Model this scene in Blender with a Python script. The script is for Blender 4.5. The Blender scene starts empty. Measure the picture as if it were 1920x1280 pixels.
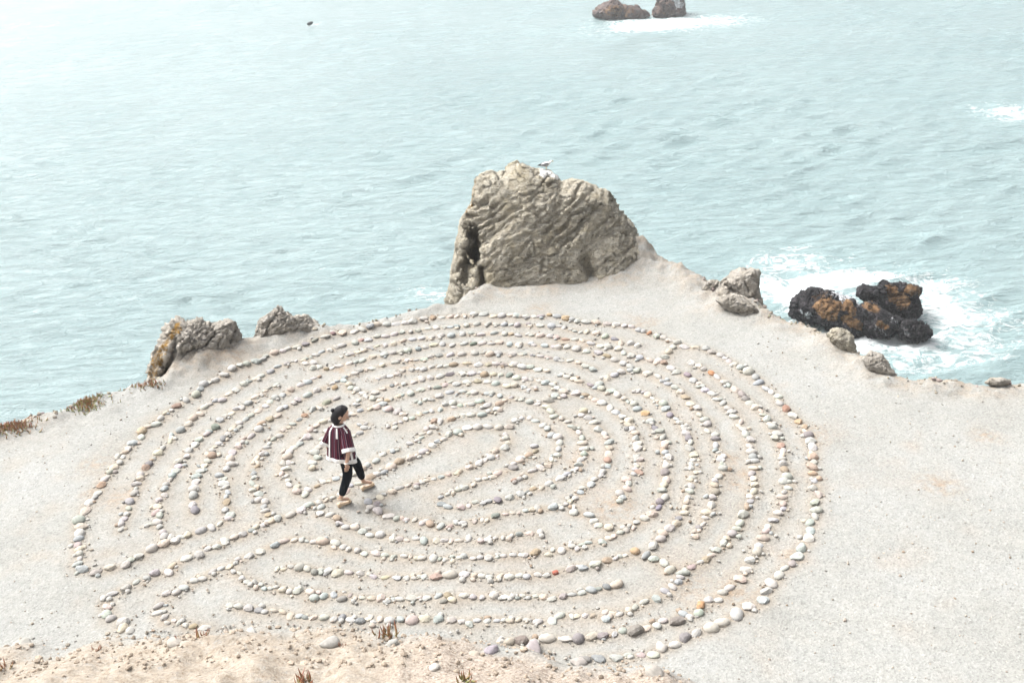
import bpy, bmesh, math, random
import numpy as np
from mathutils import Vector, Matrix

R = math.radians
sc = bpy.context.scene
col = sc.collection
rng = np.random.default_rng(7)
random.seed(7)

# ------------------------------------------------------------------ camera
FPX, PITCH, ROLL, EYE = 2100.0, R(24.4), R(-4.2), 8.8      # focal in 1920-px units, eye height above the labyrinth
SEA_Z = -14.0
_c, _s, _cp, _sp = math.cos(ROLL), math.sin(ROLL), math.cos(PITCH), math.sin(PITCH)
FWD = np.array([0, _cp, -_sp]); UP0 = np.array([0, _sp, _cp]); RT0 = np.array([1.0, 0, 0])
RT = _c * RT0 + _s * UP0
UP = -_s * RT0 + _c * UP0
EYEP = np.array([0, 0, EYE])
cam_d = bpy.data.cameras.new('camera'); cam = bpy.data.objects.new('camera', cam_d); col.objects.link(cam)
cam.matrix_world = Matrix(((RT[0], UP[0], -FWD[0], 0), (RT[1], UP[1], -FWD[1], 0), (RT[2], UP[2], -FWD[2], EYE), (0, 0, 0, 1)))
cam_d.sensor_width = 36; cam_d.lens = FPX / 1920 * 36
cam_d.clip_start = 0.1; cam_d.clip_end = 6000
cam_d.dof.use_dof = True; cam_d.dof.focus_distance = 19.0; cam_d.dof.aperture_fstop = 8
sc.camera = cam

# ------------------------------------------------------------------ light: bright high overcast over the sea
SUN_AZ, SUN_EL = R(-60), R(56)                # azimuth clockwise from +Y
w = bpy.data.worlds.new('World'); sc.world = w; w.use_nodes = True
nt = w.node_tree
sky = nt.nodes.new('ShaderNodeTexSky'); sky.sky_type = 'NISHITA'; sky.sun_disc = False
sky.sun_elevation = SUN_EL; sky.sun_rotation = SUN_AZ; sky.dust_density = 9; sky.air_density = 1.0; sky.ozone_density = 1.0
hs = nt.nodes.new('ShaderNodeHueSaturation'); hs.inputs['Saturation'].default_value = 0.22
bgn = nt.nodes['Background']; bgn.inputs['Strength'].default_value = 0.15
nt.links.new(sky.outputs[0], hs.inputs['Color']); nt.links.new(hs.outputs[0], bgn.inputs['Color'])
sun_d = bpy.data.lights.new('sun', 'SUN'); sun_d.energy = 1.0; sun_d.angle = R(24); sun_d.color = (1, 0.975, 0.94)
sun = bpy.data.objects.new('sun', sun_d); col.objects.link(sun)
sdir = Vector((math.sin(SUN_AZ) * math.cos(SUN_EL), math.cos(SUN_AZ) * math.cos(SUN_EL), math.sin(SUN_EL)))
sun.rotation_euler = sdir.to_track_quat('Z', 'Y').to_euler()
vs = sc.view_settings
vs.view_transform = 'Standard'; vs.look = 'None'; vs.gamma = 1; vs.exposure = 1.33; vs.use_curve_mapping = False
sc.cycles.use_denoising = True
sc.cycles.max_bounces = 6; sc.cycles.volume_bounces = 1

# ------------------------------------------------------------------ helpers
def ray(px, py):
    x = (px - 960) / FPX; y = -(py - 640) / FPX
    return FWD + x * RT + y * UP
def at(px, py, z=0.0):
    """where the sight line through a photo point meets height z"""
    d = ray(px, py)
    return EYEP + d * ((z - EYE) / d[2])

def _hash(ix, iy, iz, seed):
    h = (ix.astype(np.int64) * 374761393 + iy.astype(np.int64) * 668265263 + iz.astype(np.int64) * 2147483647 + seed * 1274126177) & 0xFFFFFFFF
    h = ((h ^ (h >> 13)) * 1274126177) & 0xFFFFFFFF
    h = ((h ^ (h >> 16)) * 2246822519) & 0xFFFFFFFF
    h = h ^ (h >> 15)
    return (h & 0xFFFFFF) / float(0x7FFFFF) - 1.0
def vnoise(p, seed=0):
    p = np.asarray(p, float); i = np.floor(p).astype(np.int64); f = p - i
    u = f * f * f * (f * (f * 6 - 15) + 10)
    r = 0
    for dx in (0, 1):
        for dy in (0, 1):
            for dz in (0, 1):
                wgt = (u[:, 0] if dx else 1 - u[:, 0]) * (u[:, 1] if dy else 1 - u[:, 1]) * (u[:, 2] if dz else 1 - u[:, 2])
                r = r + wgt * _hash(i[:, 0] + dx, i[:, 1] + dy, i[:, 2] + dz, seed)
    return r
def fbm(p, octv=4, seed=0, gain=.5, lac=2.03):
    p = np.asarray(p, float); a = 1.0; r = 0; n = 0
    for o in range(octv):
        r = r + a * vnoise(p, seed + o * 17); n += a; a *= gain; p = p * lac + 3.7
    return r / n
def ridged(p, octv=4, seed=0):
    p = np.asarray(p, float); a = 1.0; r = 0; n = 0
    for o in range(octv):
        r = r + a * (1 - 2 * np.abs(vnoise(p, seed + o * 17))); n += a; a *= .5; p = p * 2.1 + 1.3
    return r / n
def sstep(a, b, x):
    t = np.clip((x - a) / (b - a), 0, 1); return t * t * (3 - 2 * t)
def seg_dist(P, L):
    """distance of points P (n,2) from polyline L, and the signed side of the nearest segment"""
    best = np.full(len(P), 1e9); side = np.zeros(len(P))
    for a, b in zip(L[:-1], L[1:]):
        ab = b - a; t = np.clip(((P - a) @ ab) / (ab @ ab + 1e-12), 0, 1)
        q = P - (a + t[:, None] * ab); d = np.hypot(q[:, 0], q[:, 1])
        s = ab[0] * q[:, 1] - ab[1] * q[:, 0]
        m = d < best; best[m] = d[m]; side[m] = s[m]
    return best, side

def mesh_np(name, V, F, smooth=True, attrs=None):
    me = bpy.data.meshes.new(name); V = np.asarray(V, np.float32); F = np.asarray(F, np.int32)
    n, k = F.shape
    me.vertices.add(len(V)); me.vertices.foreach_set('co', V.ravel())
    me.loops.add(n * k); me.loops.foreach_set('vertex_index', F.ravel())
    me.polygons.add(n); me.polygons.foreach_set('loop_start', np.arange(0, n * k, k, dtype=np.int32))
    me.update(calc_edges=True)
    me.polygons.foreach_set('use_smooth', np.full(n, smooth) if np.isscalar(smooth) else np.asarray(smooth, bool))
    for an, av in (attrs or {}).items():
        av = np.asarray(av, np.float32)
        if av.ndim == 1:
            a = me.attributes.new(an, 'FLOAT', 'POINT'); a.data.foreach_set('value', av)
        else:
            a = me.attributes.new(an, 'FLOAT_COLOR', 'POINT')
            a.data.foreach_set('color', np.c_[av, np.ones(len(av))].astype(np.float32).ravel())
    me.validate(); return me
def link(name, me, mat, parent=None, **props):
    o = bpy.data.objects.new(name, me); col.objects.link(o)
    if mat: me.materials.clear(); me.materials.append(mat)
    if parent: o.parent = parent
    for k, v in props.items(): o[k] = v
    return o
def empty(name, loc, rz=0, **props):
    o = bpy.data.objects.new(name, None); col.objects.link(o); o.location = loc; o.rotation_euler = (0, 0, rz)
    for k, v in props.items(): o[k] = v
    return o
def grid_faces(nr, nc):
    a = np.arange(nr * nc).reshape(nr, nc)
    return np.stack([a[:-1, :-1], a[:-1, 1:], a[1:, 1:], a[1:, :-1]], -1).reshape(-1, 4)
_ico = {}
def ico(n):
    if n not in _ico:
        bm = bmesh.new(); bmesh.ops.create_icosphere(bm, subdivisions=n, radius=1)
        V = np.array([v.co[:] for v in bm.verts]); F = np.array([[v.index for v in f.verts] for f in bm.faces]); bm.free()
        _ico[n] = (V / np.linalg.norm(V, axis=1)[:, None], F)
    return _ico[n]

# ---- node material helper
class NM:
    def __init__(s, name):
        s.m = bpy.data.materials.new(name); s.m.use_nodes = True; s.t = s.m.node_tree; s.n = s.t.nodes; s.b = s.n['Principled BSDF']
    def new(s, typ, **kw):
        n = s.n.new(typ)
        for k, v in kw.items():
            if k.startswith('i_'):
                n.inputs[k[2:].replace('_', ' ')].default_value = v
            else: setattr(n, k, v)
        return n
    def L(s, a, b): s.t.links.new(a, b)
    def coord(s, scale=(1, 1, 1), rot=(0, 0, 0), kind='Object'):
        tc = s.new('ShaderNodeTexCoord'); mp = s.new('ShaderNodeMapping'); mp.inputs['Scale'].default_value = scale; mp.inputs['Rotation'].default_value = rot
        s.L(tc.outputs[kind], mp.inputs['Vector']); return mp.outputs[0]
    def noise(s, vec, scale, detail=4, rough=.55, dist=0):
        n = s.new('ShaderNodeTexNoise'); n.inputs['Scale'].default_value = scale; n.inputs['Detail'].default_value = detail
        n.inputs['Roughness'].default_value = rough; n.inputs['Distortion'].default_value = dist; s.L(vec, n.inputs['Vector']); return n.outputs['Fac']
    def voro(s, vec, scale, feature='F1'):
        n = s.new('ShaderNodeTexVoronoi', feature=feature); n.inputs['Scale'].default_value = scale; s.L(vec, n.inputs['Vector']); return n
    def ramp(s, fac, stops):
        n = s.new('ShaderNodeValToRGB'); cr = n.color_ramp
        while len(cr.elements) < len(stops): cr.elements.new(.5)
        for e, (p, c) in zip(cr.elements, stops):
            e.position = p; e.color = (*c, 1) if not np.isscalar(c) else (c, c, c, 1)
        s.L(fac, n.inputs[0]); return n.outputs[0]
    def mix(s, fac, a, b, typ='MIX'):
        n = s.new('ShaderNodeMix', data_type='RGBA', blend_type=typ)
        for sock, v in ((n.inputs[0], fac), (n.inputs[6], a), (n.inputs[7], b)):
            if hasattr(v, 'is_output'): s.L(v, sock)
            elif np.isscalar(v): sock.default_value = v
            else: sock.default_value = (*v, 1)
        return n.outputs[2]
    def math(s, op, a, b=0.0, clamp=False):
        n = s.new('ShaderNodeMath', operation=op, use_clamp=clamp)
        for sock, v in ((n.inputs[0], a), (n.inputs[1], b)):
            if hasattr(v, 'is_output'): s.L(v, sock)
            else: sock.default_value = v
        return n.outputs[0]
    def attr(s, name, out='Fac'):
        n = s.new('ShaderNodeAttribute', attribute_name=name); return n.outputs[out]
    def bump(s, h, strength=.5, dist=.02, prev=None):
        n = s.new('ShaderNodeBump'); n.inputs['Strength'].default_value = strength; n.inputs['Distance'].default_value = dist
        s.L(h, n.inputs['Height'])
        if prev: s.L(prev, n.inputs['Normal'])
        return n.outputs[0]
    def out(s, color=None, rough=None, normal=None, spec=None):
        for sock, v in (('Base Color', color), ('Roughness', rough), ('Normal', normal), ('Specular IOR Level', spec)):
            if v is None: continue
            if hasattr(v, 'is_output'): s.L(v, s.b.inputs[sock])
            elif np.isscalar(v): s.b.inputs[sock].default_value = v
            else: s.b.inputs[sock].default_value = (*v, 1)
        return s.m
def plain(name, c, rough=.7, bump_scale=None, var=.12, spec=.3):
    k = NM(name); v = k.coord(); f = k.noise(v, bump_scale or 30, 4)
    c = np.array(c)
    colr = k.ramp(f, [(.3, tuple(c * (1 - var))), (.7, tuple(np.minimum(c * (1 + var), .95)))])
    return k.out(colr, rough, k.bump(f, .2, .004), spec)
STONE_WALLS = [
    ('outer ring', "-6.09,12.86 -6.22,13.00 -6.21,13.12 -6.24,13.23 -6.31,13.37 -6.37,13.49 -6.43,13.77 -6.54,14.13 -6.53,14.37 -6.54,14.60 -6.51,14.89 -6.54,15.09 -6.53,15.27 -6.52,15.38 -6.49,15.64 -6.46,15.83 -6.52,16.01 -6.43,15.99 -6.43,16.25 -6.39,16.45 -6.34,16.62 -6.36,16.83 -6.31,17.01 -6.19,17.09 -6.16,17.30 -6.13,17.49 -5.97,17.69 -5.87,17.91 -5.74,18.11 -5.66,18.43 -5.47,18.59 -5.33,18.72 -5.22,18.93 -5.10,19.03 -4.98,19.08 -4.83,19.19 -4.70,19.46 -4.57,19.57 -4.42,19.64 -4.31,19.72 -4.15,19.81 -3.99,19.93 -3.85,20.05 -3.68,20.15 -3.51,20.27 -3.33,20.31 -3.12,20.37 -2.94,20.45 -2.69,20.62 -2.49,20.65 -2.29,20.68 -2.11,20.68 -1.93,20.72 -1.71,20.78 -1.55,20.84 -1.37,20.84 -1.21,20.84 -1.06,20.83 -0.91,20.82 -0.74,20.84 -0.52,20.80 -0.34,20.71 -0.18,20.68 -0.02,20.67 0.14,20.64 0.33,20.56 0.17,20.61 0.33,20.54 0.47,20.54 0.62,20.50 0.78,20.54 0.94,20.46 1.11,20.33 1.31,20.18 1.49,20.09 1.69,20.00 1.86,19.92 2.02,19.87 2.20,19.81 2.32,19.74 2.44,19.56 2.52,19.48 2.61,19.37 2.72,19.21 2.85,19.09 2.96,18.98 3.06,18.83 3.15,18.61 3.34,18.52 3.51,18.45 3.59,18.29 3.71,18.13 3.83,17.87 3.89,17.74 3.97,17.60 4.05,17.40 4.14,17.17 4.16,16.96 4.22,16.74 4.31,16.43 4.30,16.17 4.36,15.97 4.41,15.73 4.44,15.53 4.49,15.37 4.47,15.05 4.43,14.68 4.35,14.37 4.26,14.10 4.22,13.91 4.26,13.78 4.20,13.71 4.15,13.54 4.14,13.37 4.05,13.20 3.99,13.01 3.96,12.85 3.87,12.73 3.80,12.54 3.73,12.37 3.59,12.17 3.50,12.00 3.28,11.78 3.17,11.65 3.04,11.50 2.95,11.37 2.81,11.22 2.87,11.17 2.66,11.08 2.48,10.93 2.28,10.81 2.12,10.72 1.95,10.65 1.79,10.57 1.66,10.47 1.49,10.44 1.36,10.31 1.25,10.34 1.12,10.31 1.06,10.33 0.92,10.30 0.74,10.33 0.56,10.32"),
    ('left wall of the entrance path', "-5.87,12.81 -5.70,12.86 -5.53,12.94 -5.47,13.03 -5.36,13.10 -5.26,13.24 -5.11,13.36 -4.94,13.39 -5.05,13.52 -4.90,13.50 -4.79,13.54 -4.65,13.61 -4.50,13.70 -4.39,13.79 -4.31,13.90 -4.25,14.01"),
    ('fifth ring', "-4.28,13.99 -4.38,14.13 -4.43,14.33 -4.47,14.63 -4.52,14.75 -4.57,14.90 -4.59,15.05 -4.68,15.16 -4.65,15.36 -4.60,15.52 -4.64,15.69 -4.64,15.88 -4.56,16.09 -4.54,16.35 -4.44,16.40 -4.36,16.62 -4.34,16.81 -4.20,16.97 -4.11,17.06 -4.09,17.30 -4.00,17.38 -3.89,17.49 -3.81,17.60 -3.67,17.76 -3.53,17.90 -3.40,18.06 -3.29,18.18 -3.19,18.24 -3.10,18.39 -3.02,18.43 -2.92,18.50 -2.83,18.62 -2.72,18.66 -2.61,18.70 -2.42,18.81 -2.20,18.86 -2.13,18.95 -1.98,18.94 -1.90,18.95 -1.81,18.92 -1.67,18.94 -1.54,19.00 -1.38,19.05 -1.16,19.02 -0.94,19.00 -0.72,19.00 -0.56,18.97 -0.41,18.90 -0.25,18.90 -0.02,18.82 0.13,18.77 0.22,18.77 0.34,18.72 0.40,18.70 0.49,18.66 0.66,18.57 0.87,18.39 1.01,18.37 1.15,18.26 1.30,18.09 1.42,17.96"),
    ('cross wall behind the fifth ring', "-3.19,18.26 -3.09,18.24 -2.99,18.07 -2.93,17.93 -2.80,17.83 -2.68,17.72 -2.62,17.54 -2.50,17.45 -2.36,17.36 -2.22,17.35 -2.30,17.21 -2.21,17.00"),
    ('second ring on the left', "-5.84,13.81 -5.87,14.06 -5.89,14.36 -5.93,14.55 -5.94,14.78 -5.93,15.06 -5.96,15.33 -5.96,15.55 -5.93,15.69 -5.91,15.85 -5.91,15.83 -5.87,16.02 -5.83,16.21 -5.79,16.38 -5.80,16.63 -5.71,16.80 -5.61,17.02 -5.59,17.21 -5.51,17.35 -5.49,17.59 -5.41,17.71 -5.33,17.85 -5.22,17.88 -5.13,18.10 -5.04,18.19 -4.92,18.39 -4.85,18.51 -4.73,18.60 -4.63,18.69 -4.51,18.82 -4.39,19.03 -4.25,19.12 -4.17,19.19 -4.07,19.21 -3.93,19.21 -3.91,19.27 -3.86,19.38 -3.74,19.42 -3.63,19.55 -3.51,19.62 -3.40,19.74 -3.26,19.79 -3.05,19.90 -2.93,19.98 -2.80,19.99 -2.62,20.11 -2.47,20.09 -2.31,20.16 -2.13,20.24 -1.98,20.25 -1.81,20.28 -1.64,20.32 -1.48,20.35 -1.31,20.34 -1.06,20.32 -0.88,20.34 -0.69,20.34 -0.47,20.30 -0.29,20.28 -0.11,20.25 0.13,20.16 0.34,20.15 0.39,20.10 0.59,20.05 0.80,19.98 1.03,19.88 1.22,19.71 1.32,19.66 1.44,19.62 1.61,19.50 1.77,19.34 1.93,19.18 2.02,18.98 2.19,18.92 2.32,18.81"),
    ('fourth ring', "-3.89,19.09 -3.75,19.08 -3.71,18.88 -3.59,18.87 -3.47,18.78 -3.37,18.83 -3.26,18.88 -3.08,18.95 -2.94,19.00 -2.82,19.05 -2.63,19.17 -2.43,19.24 -2.28,19.27 -2.13,19.31 -1.98,19.35 -1.80,19.38 -1.65,19.45 -1.50,19.51 -1.34,19.50 -1.13,19.46 -0.92,19.46 -0.74,19.41 -0.58,19.43 -0.41,19.37 -0.23,19.37 -0.05,19.30 0.15,19.24 0.35,19.22 0.42,19.17 0.62,19.10 0.84,18.98 1.04,18.97 1.20,18.86 1.36,18.71 1.55,18.59 1.70,18.45 1.83,18.28 1.98,18.12 2.07,17.94 2.15,17.78 2.35,17.64 2.51,17.46 2.62,17.16 2.71,17.01 2.80,16.85 2.80,16.82 2.85,16.62 2.88,16.39 2.95,16.22 2.96,15.98 3.01,15.81 3.01,15.61 2.99,15.40 3.06,15.28 3.02,15.12 3.01,14.93 2.95,14.77 3.00,14.69 3.05,14.57 2.97,14.47 2.97,14.22 2.90,14.02 2.82,13.92 2.76,13.79 2.74,13.64 2.68,13.49 2.63,13.30 2.53,13.12 2.47,12.99 2.43,12.88 2.36,12.78 2.34,12.70 2.29,12.61"),
    ('cross wall beside the fourth ring', "2.04,17.82 1.88,17.78 1.74,17.69 1.60,17.53 1.47,17.34"),
    ('third ring', "-3.25,19.27 -3.15,19.33 -3.07,19.36 -2.93,19.45 -2.82,19.50 -2.72,19.63 -2.46,19.68 -2.28,19.71 -2.11,19.81 -1.93,19.84 -1.72,19.86 -1.57,19.87 -1.39,19.91 -1.18,19.89 -0.97,19.89 -0.79,19.94 -0.56,19.84 -0.35,19.87 -0.14,19.79 0.11,19.69 0.32,19.67 0.42,19.62 0.54,19.58 0.74,19.51 0.87,19.43 1.01,19.33 1.19,19.28 1.31,19.23 1.45,19.08 1.61,18.96 1.77,18.84 1.95,18.72 2.03,18.56 2.16,18.42 2.29,18.29 2.45,18.18 2.55,18.08 2.65,18.00 2.77,17.79 2.85,17.59 2.99,17.43 3.08,17.22 3.18,16.99 3.20,16.81 3.29,16.64 3.33,16.44 3.40,16.31 3.42,16.10 3.48,15.97 3.50,15.81 3.55,15.65 3.49,15.50 3.53,15.38 3.53,15.02 3.52,14.85 3.49,14.66 3.49,14.50 3.47,14.37 3.45,14.21 3.38,14.03 3.36,13.89 3.34,13.74 3.28,13.56 3.17,13.31 3.09,13.23 3.02,13.02 2.93,12.83 2.85,12.72 2.79,12.60 2.67,12.53 2.62,12.41 2.50,12.28 2.43,12.19 2.33,12.10 2.23,12.04 2.10,12.00 2.02,11.95"),
    ('short wall joining the outer and third rings', "2.95,18.61 2.83,18.41 2.73,18.24 2.62,18.12"),
    ('second ring on the right', "3.16,17.89 3.25,17.76 3.33,17.61 3.44,17.46 3.50,17.28 3.57,17.07 3.61,16.93 3.69,16.75 3.76,16.57 3.79,16.41 3.84,16.24 3.88,16.08 3.92,15.95 3.96,15.83 3.97,15.64 3.99,15.38 3.99,15.17 3.97,15.02 3.97,14.81 3.99,14.64 3.91,14.54 3.91,14.42 3.87,14.27 3.87,14.09 3.84,13.89 3.76,13.74 3.86,13.73 3.72,13.48 3.64,13.38 3.61,13.21 3.58,13.08 3.50,13.02 3.39,12.86 3.31,12.72 3.23,12.60 3.08,12.31 3.01,12.18 2.89,12.03 2.77,11.83 2.65,11.64 2.51,11.47 2.39,11.39 2.31,11.28 2.20,11.28 2.08,11.17 1.99,11.05 1.91,10.99 1.84,11.05 1.74,10.91 1.60,10.94 1.48,10.87 1.34,10.82 1.21,10.77 1.07,10.78 0.96,10.75 0.83,10.73 0.69,10.73 0.54,10.70 0.39,10.71 0.17,10.74 0.01,10.71 -0.14,10.75 -0.30,10.73 -0.41,10.77"),
    ('bottom third wall', "-3.88,11.87 -3.76,11.84 -3.63,11.78 -3.48,11.75 -3.38,11.69 -3.28,11.69 -3.17,11.66 -3.07,11.59 -2.95,11.58 -2.86,11.52 -2.75,11.49 -2.60,11.48 -2.49,11.44 -2.37,11.46 -2.26,11.38 -2.15,11.35 -2.03,11.37 -1.98,11.31 -1.89,11.37 -1.76,11.31 -1.64,11.32 -1.50,11.30 -1.32,11.28 -1.15,11.27 -1.01,11.23 -0.89,11.20 -0.78,11.14 -0.67,11.21 -0.56,11.18 -0.44,11.19 -0.35,11.18 -0.26,11.15 -0.17,11.17 -0.06,11.16 0.06,11.11 0.22,11.09 0.35,11.16 0.47,11.15 0.56,11.17 0.68,11.16 0.78,11.15 0.87,11.08 0.89,11.21 0.98,11.15 1.07,11.14 1.18,11.18 1.31,11.23 1.40,11.34 1.55,11.39 1.70,11.51 1.81,11.59 1.88,11.70 1.92,11.80"),
    ('cross wall with the orange stone', "1.43,12.38 1.56,12.28 1.68,12.21 1.78,12.10 1.83,11.95 1.99,11.86"),
    ('wall below the fourth ring', "2.02,17.01 2.08,16.96 2.17,16.95 2.22,16.81 2.30,16.68 2.41,16.44 2.46,16.24 2.50,16.05 2.57,15.88 2.62,15.61 2.63,15.52 2.63,15.22 2.65,15.05 2.60,14.90 2.66,14.70 2.61,14.53 2.62,14.52 2.51,14.29 2.56,14.17 2.49,14.06 2.46,13.95 2.43,13.80 2.37,13.67 2.34,13.54 2.30,13.41 2.26,13.27 2.20,13.16 2.12,13.04 2.06,12.92 1.96,12.83 1.85,12.70 1.77,12.59 1.67,12.47"),
    ('wall holding the red brick', "1.30,12.32 1.22,12.31 1.15,12.28 1.05,12.25 0.87,12.18 0.73,12.14 0.62,12.16 0.55,12.11 0.35,12.07 0.22,12.03 0.12,12.07 -0.01,12.04 -0.14,12.07 -0.26,12.06 -0.39,12.07 -0.51,12.06 -0.63,12.09 -0.72,12.10 -0.86,12.13 -1.04,12.15 -1.21,12.15 -1.38,12.19 -1.44,12.21 -1.52,12.18 -1.62,12.19 -1.74,12.22 -1.89,12.25 -2.03,12.27 -2.13,12.33 -2.24,12.37 -2.38,12.38 -2.52,12.40 -2.68,12.47 -2.77,12.51 -2.85,12.48 -2.95,12.56 -3.09,12.59 -3.23,12.63 -3.32,12.59 -3.38,12.62"),
    ('bottom fourth wall', "-3.98,12.60 -3.89,12.54 -3.82,12.44 -3.75,12.38 -3.66,12.35 -3.57,12.28 -3.48,12.22 -3.41,12.18 -3.35,12.20 -3.24,12.13 -3.14,12.10 -3.04,12.08 -2.87,12.04 -2.77,12.02 -2.81,11.92 -2.67,11.91 -2.54,11.93 -2.42,11.94 -2.35,11.88 -2.26,11.84 -2.17,11.83 -2.06,11.80 -1.90,11.78 -1.83,11.68 -1.76,11.76 -1.68,11.71 -1.51,11.72 -1.40,11.74 -1.32,11.71 -1.19,11.74 -1.07,11.71 -1.11,11.60 -1.01,11.64 -0.86,11.68 -0.74,11.66 -0.61,11.65 -0.49,11.67 -0.36,11.64 -0.24,11.59 -0.17,11.60 -0.10,11.64 -0.03,11.59 0.07,11.61 0.16,11.59 0.29,11.57 0.41,11.58 0.54,11.59 0.65,11.61 0.77,11.64 0.88,11.64 0.98,11.69 1.11,11.73"),
    ('right wall of the entrance path', "-5.17,11.56 -5.29,11.69 -5.39,11.79 -5.47,11.90 -5.53,12.06 -5.60,12.21 -5.52,12.31 -5.38,12.41 -5.25,12.51 -5.16,12.58 -5.04,12.67 -4.85,12.67 -4.85,12.83 -4.70,12.96 -4.56,13.05 -4.46,13.18 -4.34,13.21 -4.24,13.35 -4.11,13.40 -3.99,13.47 -3.90,13.56 -3.85,13.64 -3.76,13.69 -3.67,13.77 -3.58,13.82 -3.39,13.89 -3.25,13.99 -3.15,14.12 -3.02,14.18 -2.92,14.24 -2.83,14.27 -2.74,14.34 -2.64,14.41 -2.58,14.58 -2.47,14.62 -2.30,14.77 -2.22,14.85 -2.12,14.94 -2.01,15.05 -1.88,15.17 -1.71,15.26 -1.62,15.32 -1.64,15.32 -1.51,15.44 -1.37,15.58 -1.32,15.72 -1.23,15.79 -1.12,15.93 -0.98,15.99 -0.85,16.08 -0.66,16.08 -0.49,16.09 -0.32,16.00 -0.15,16.03"),
    ('heart-shaped inner wall', "-0.04,16.24 0.10,16.29 0.20,16.26 0.30,16.16 0.38,16.01 0.48,15.87 0.51,15.66 0.62,15.56 0.62,15.35 0.60,15.17 0.56,14.96 0.48,14.87 0.40,14.72 0.30,14.65 0.15,14.58 0.05,14.45 -0.04,14.39 -0.13,14.35"),
    ('inner wall round the centre', "-0.20,15.77 -0.19,15.52 -0.24,15.37 -0.38,15.24 -0.35,15.09 -0.46,15.05 -0.56,14.96 -0.66,14.91 -0.80,14.79 -0.92,14.73 -0.98,14.66 -1.10,14.64 -1.22,14.60 -1.32,14.58 -1.43,14.53 -1.52,14.53 -1.60,14.44 -1.71,14.45 -1.83,14.39 -1.95,14.28 -2.06,14.24 -2.13,14.15 -2.15,14.01 -2.23,13.93 -2.27,14.09"),
    ('wall under the centre', "-2.09,13.81 -1.96,13.67 -1.84,13.58 -1.76,13.57 -1.67,13.54 -1.57,13.51 -1.45,13.40 -1.40,13.48 -1.33,13.38 -1.18,13.29 -1.07,13.26 -0.97,13.31 -0.86,13.33 -0.72,13.33 -0.62,13.35 -0.52,13.36 -0.41,13.42 -0.28,13.47 -0.17,13.47 -0.09,13.48 0.00,13.51 0.12,13.52 0.22,13.55 0.38,13.54 0.51,13.58 0.61,13.60 0.67,13.68 0.64,13.78 0.73,13.76 0.83,13.89 0.87,14.00 0.98,14.09 1.07,14.21 1.17,14.30 1.21,14.42 1.30,14.56 1.30,14.54 1.32,14.71 1.35,14.87 1.38,15.05 1.41,15.25 1.34,15.42 1.35,15.55 1.28,15.74 1.22,15.95 1.14,16.13 1.04,16.27 1.10,16.41"),
    ('cross wall under the centre', "0.72,13.51 0.69,13.41 0.88,13.30 0.95,13.15 1.01,13.05 1.15,12.96"),
    ('long wall under the walker', "-4.10,11.46 -4.28,11.49 -4.38,11.53 -4.46,11.57 -4.55,11.62 -4.64,11.60 -4.69,11.72 -4.79,11.82 -4.81,11.98 -4.78,12.21 -4.66,12.21 -4.59,12.31 -4.46,12.45 -4.39,12.50 -4.28,12.63 -4.17,12.68 -4.05,12.71 -4.00,12.79 -3.96,12.88 -3.86,12.93 -3.70,13.06 -3.53,13.16 -3.39,13.25 -3.26,13.28 -3.15,13.24 -3.07,13.21 -2.99,13.18 -2.83,13.16 -2.64,13.09 -2.67,12.98 -2.55,13.00 -2.44,12.93 -2.33,12.89 -2.23,12.82 -2.08,12.79 -1.92,12.72 -1.82,12.67 -1.68,12.66 -1.59,12.64 -1.52,12.60 -1.43,12.57 -1.27,12.58 -1.18,12.53 -1.11,12.53 -1.02,12.49 -0.94,12.50 -0.86,12.55 -0.72,12.50 -0.64,12.49 -0.51,12.50 -0.40,12.49 -0.32,12.49 -0.18,12.50 -0.08,12.49 -0.01,12.49 0.10,12.53 0.28,12.46 0.35,12.54 0.47,12.51 0.60,12.61 0.66,12.52 0.74,12.61 0.84,12.64 1.01,12.66 1.11,12.74 1.19,12.77 1.29,12.83 1.37,12.88 1.46,12.93 1.54,13.02 1.67,13.10 1.77,13.17 1.87,13.34 1.93,13.47 2.00,13.57 2.02,13.74 2.10,14.02 2.13,14.26 2.16,14.44 2.20,14.53 2.23,14.66 2.20,14.78 2.25,14.66 2.19,14.83 2.25,15.12 2.22,15.30 2.22,15.49 2.17,15.63 2.12,15.88 2.09,16.11 2.02,16.34 1.96,16.52 1.81,16.74 1.72,16.90 1.62,17.04 1.47,17.18 1.39,17.25 1.29,17.34 1.11,17.50 1.03,17.62 0.94,17.74 0.83,17.84"),
    ('wall below the walker', "-2.98,14.03 -2.98,13.89 -2.84,13.81 -2.71,13.72 -2.55,13.49 -2.43,13.47 -2.28,13.34 -2.18,13.26 -2.05,13.23 -1.87,13.13 -1.77,13.09 -1.66,13.03 -1.54,13.03 -1.42,12.99 -1.24,12.94 -1.12,12.94 -1.04,12.93 -0.93,12.91 -0.78,12.93 -0.63,12.87 -0.51,12.89 -0.42,12.91 -0.33,12.92 -0.25,12.92 -0.20,12.95 -0.12,12.96 0.01,12.98 0.08,12.94 0.20,12.96"),
    ('innermost loop', "-1.21,14.02 -1.13,14.10 -1.05,14.17 -0.94,14.18 -0.87,14.23 -0.72,14.32 -0.65,14.42 -0.56,14.47 -0.45,14.52 -0.34,14.57 -0.15,14.72 -0.11,14.84 -0.01,14.92 0.14,15.02 -0.02,14.90 0.05,14.99 0.14,15.02 0.23,15.19 0.23,15.34"),
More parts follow.
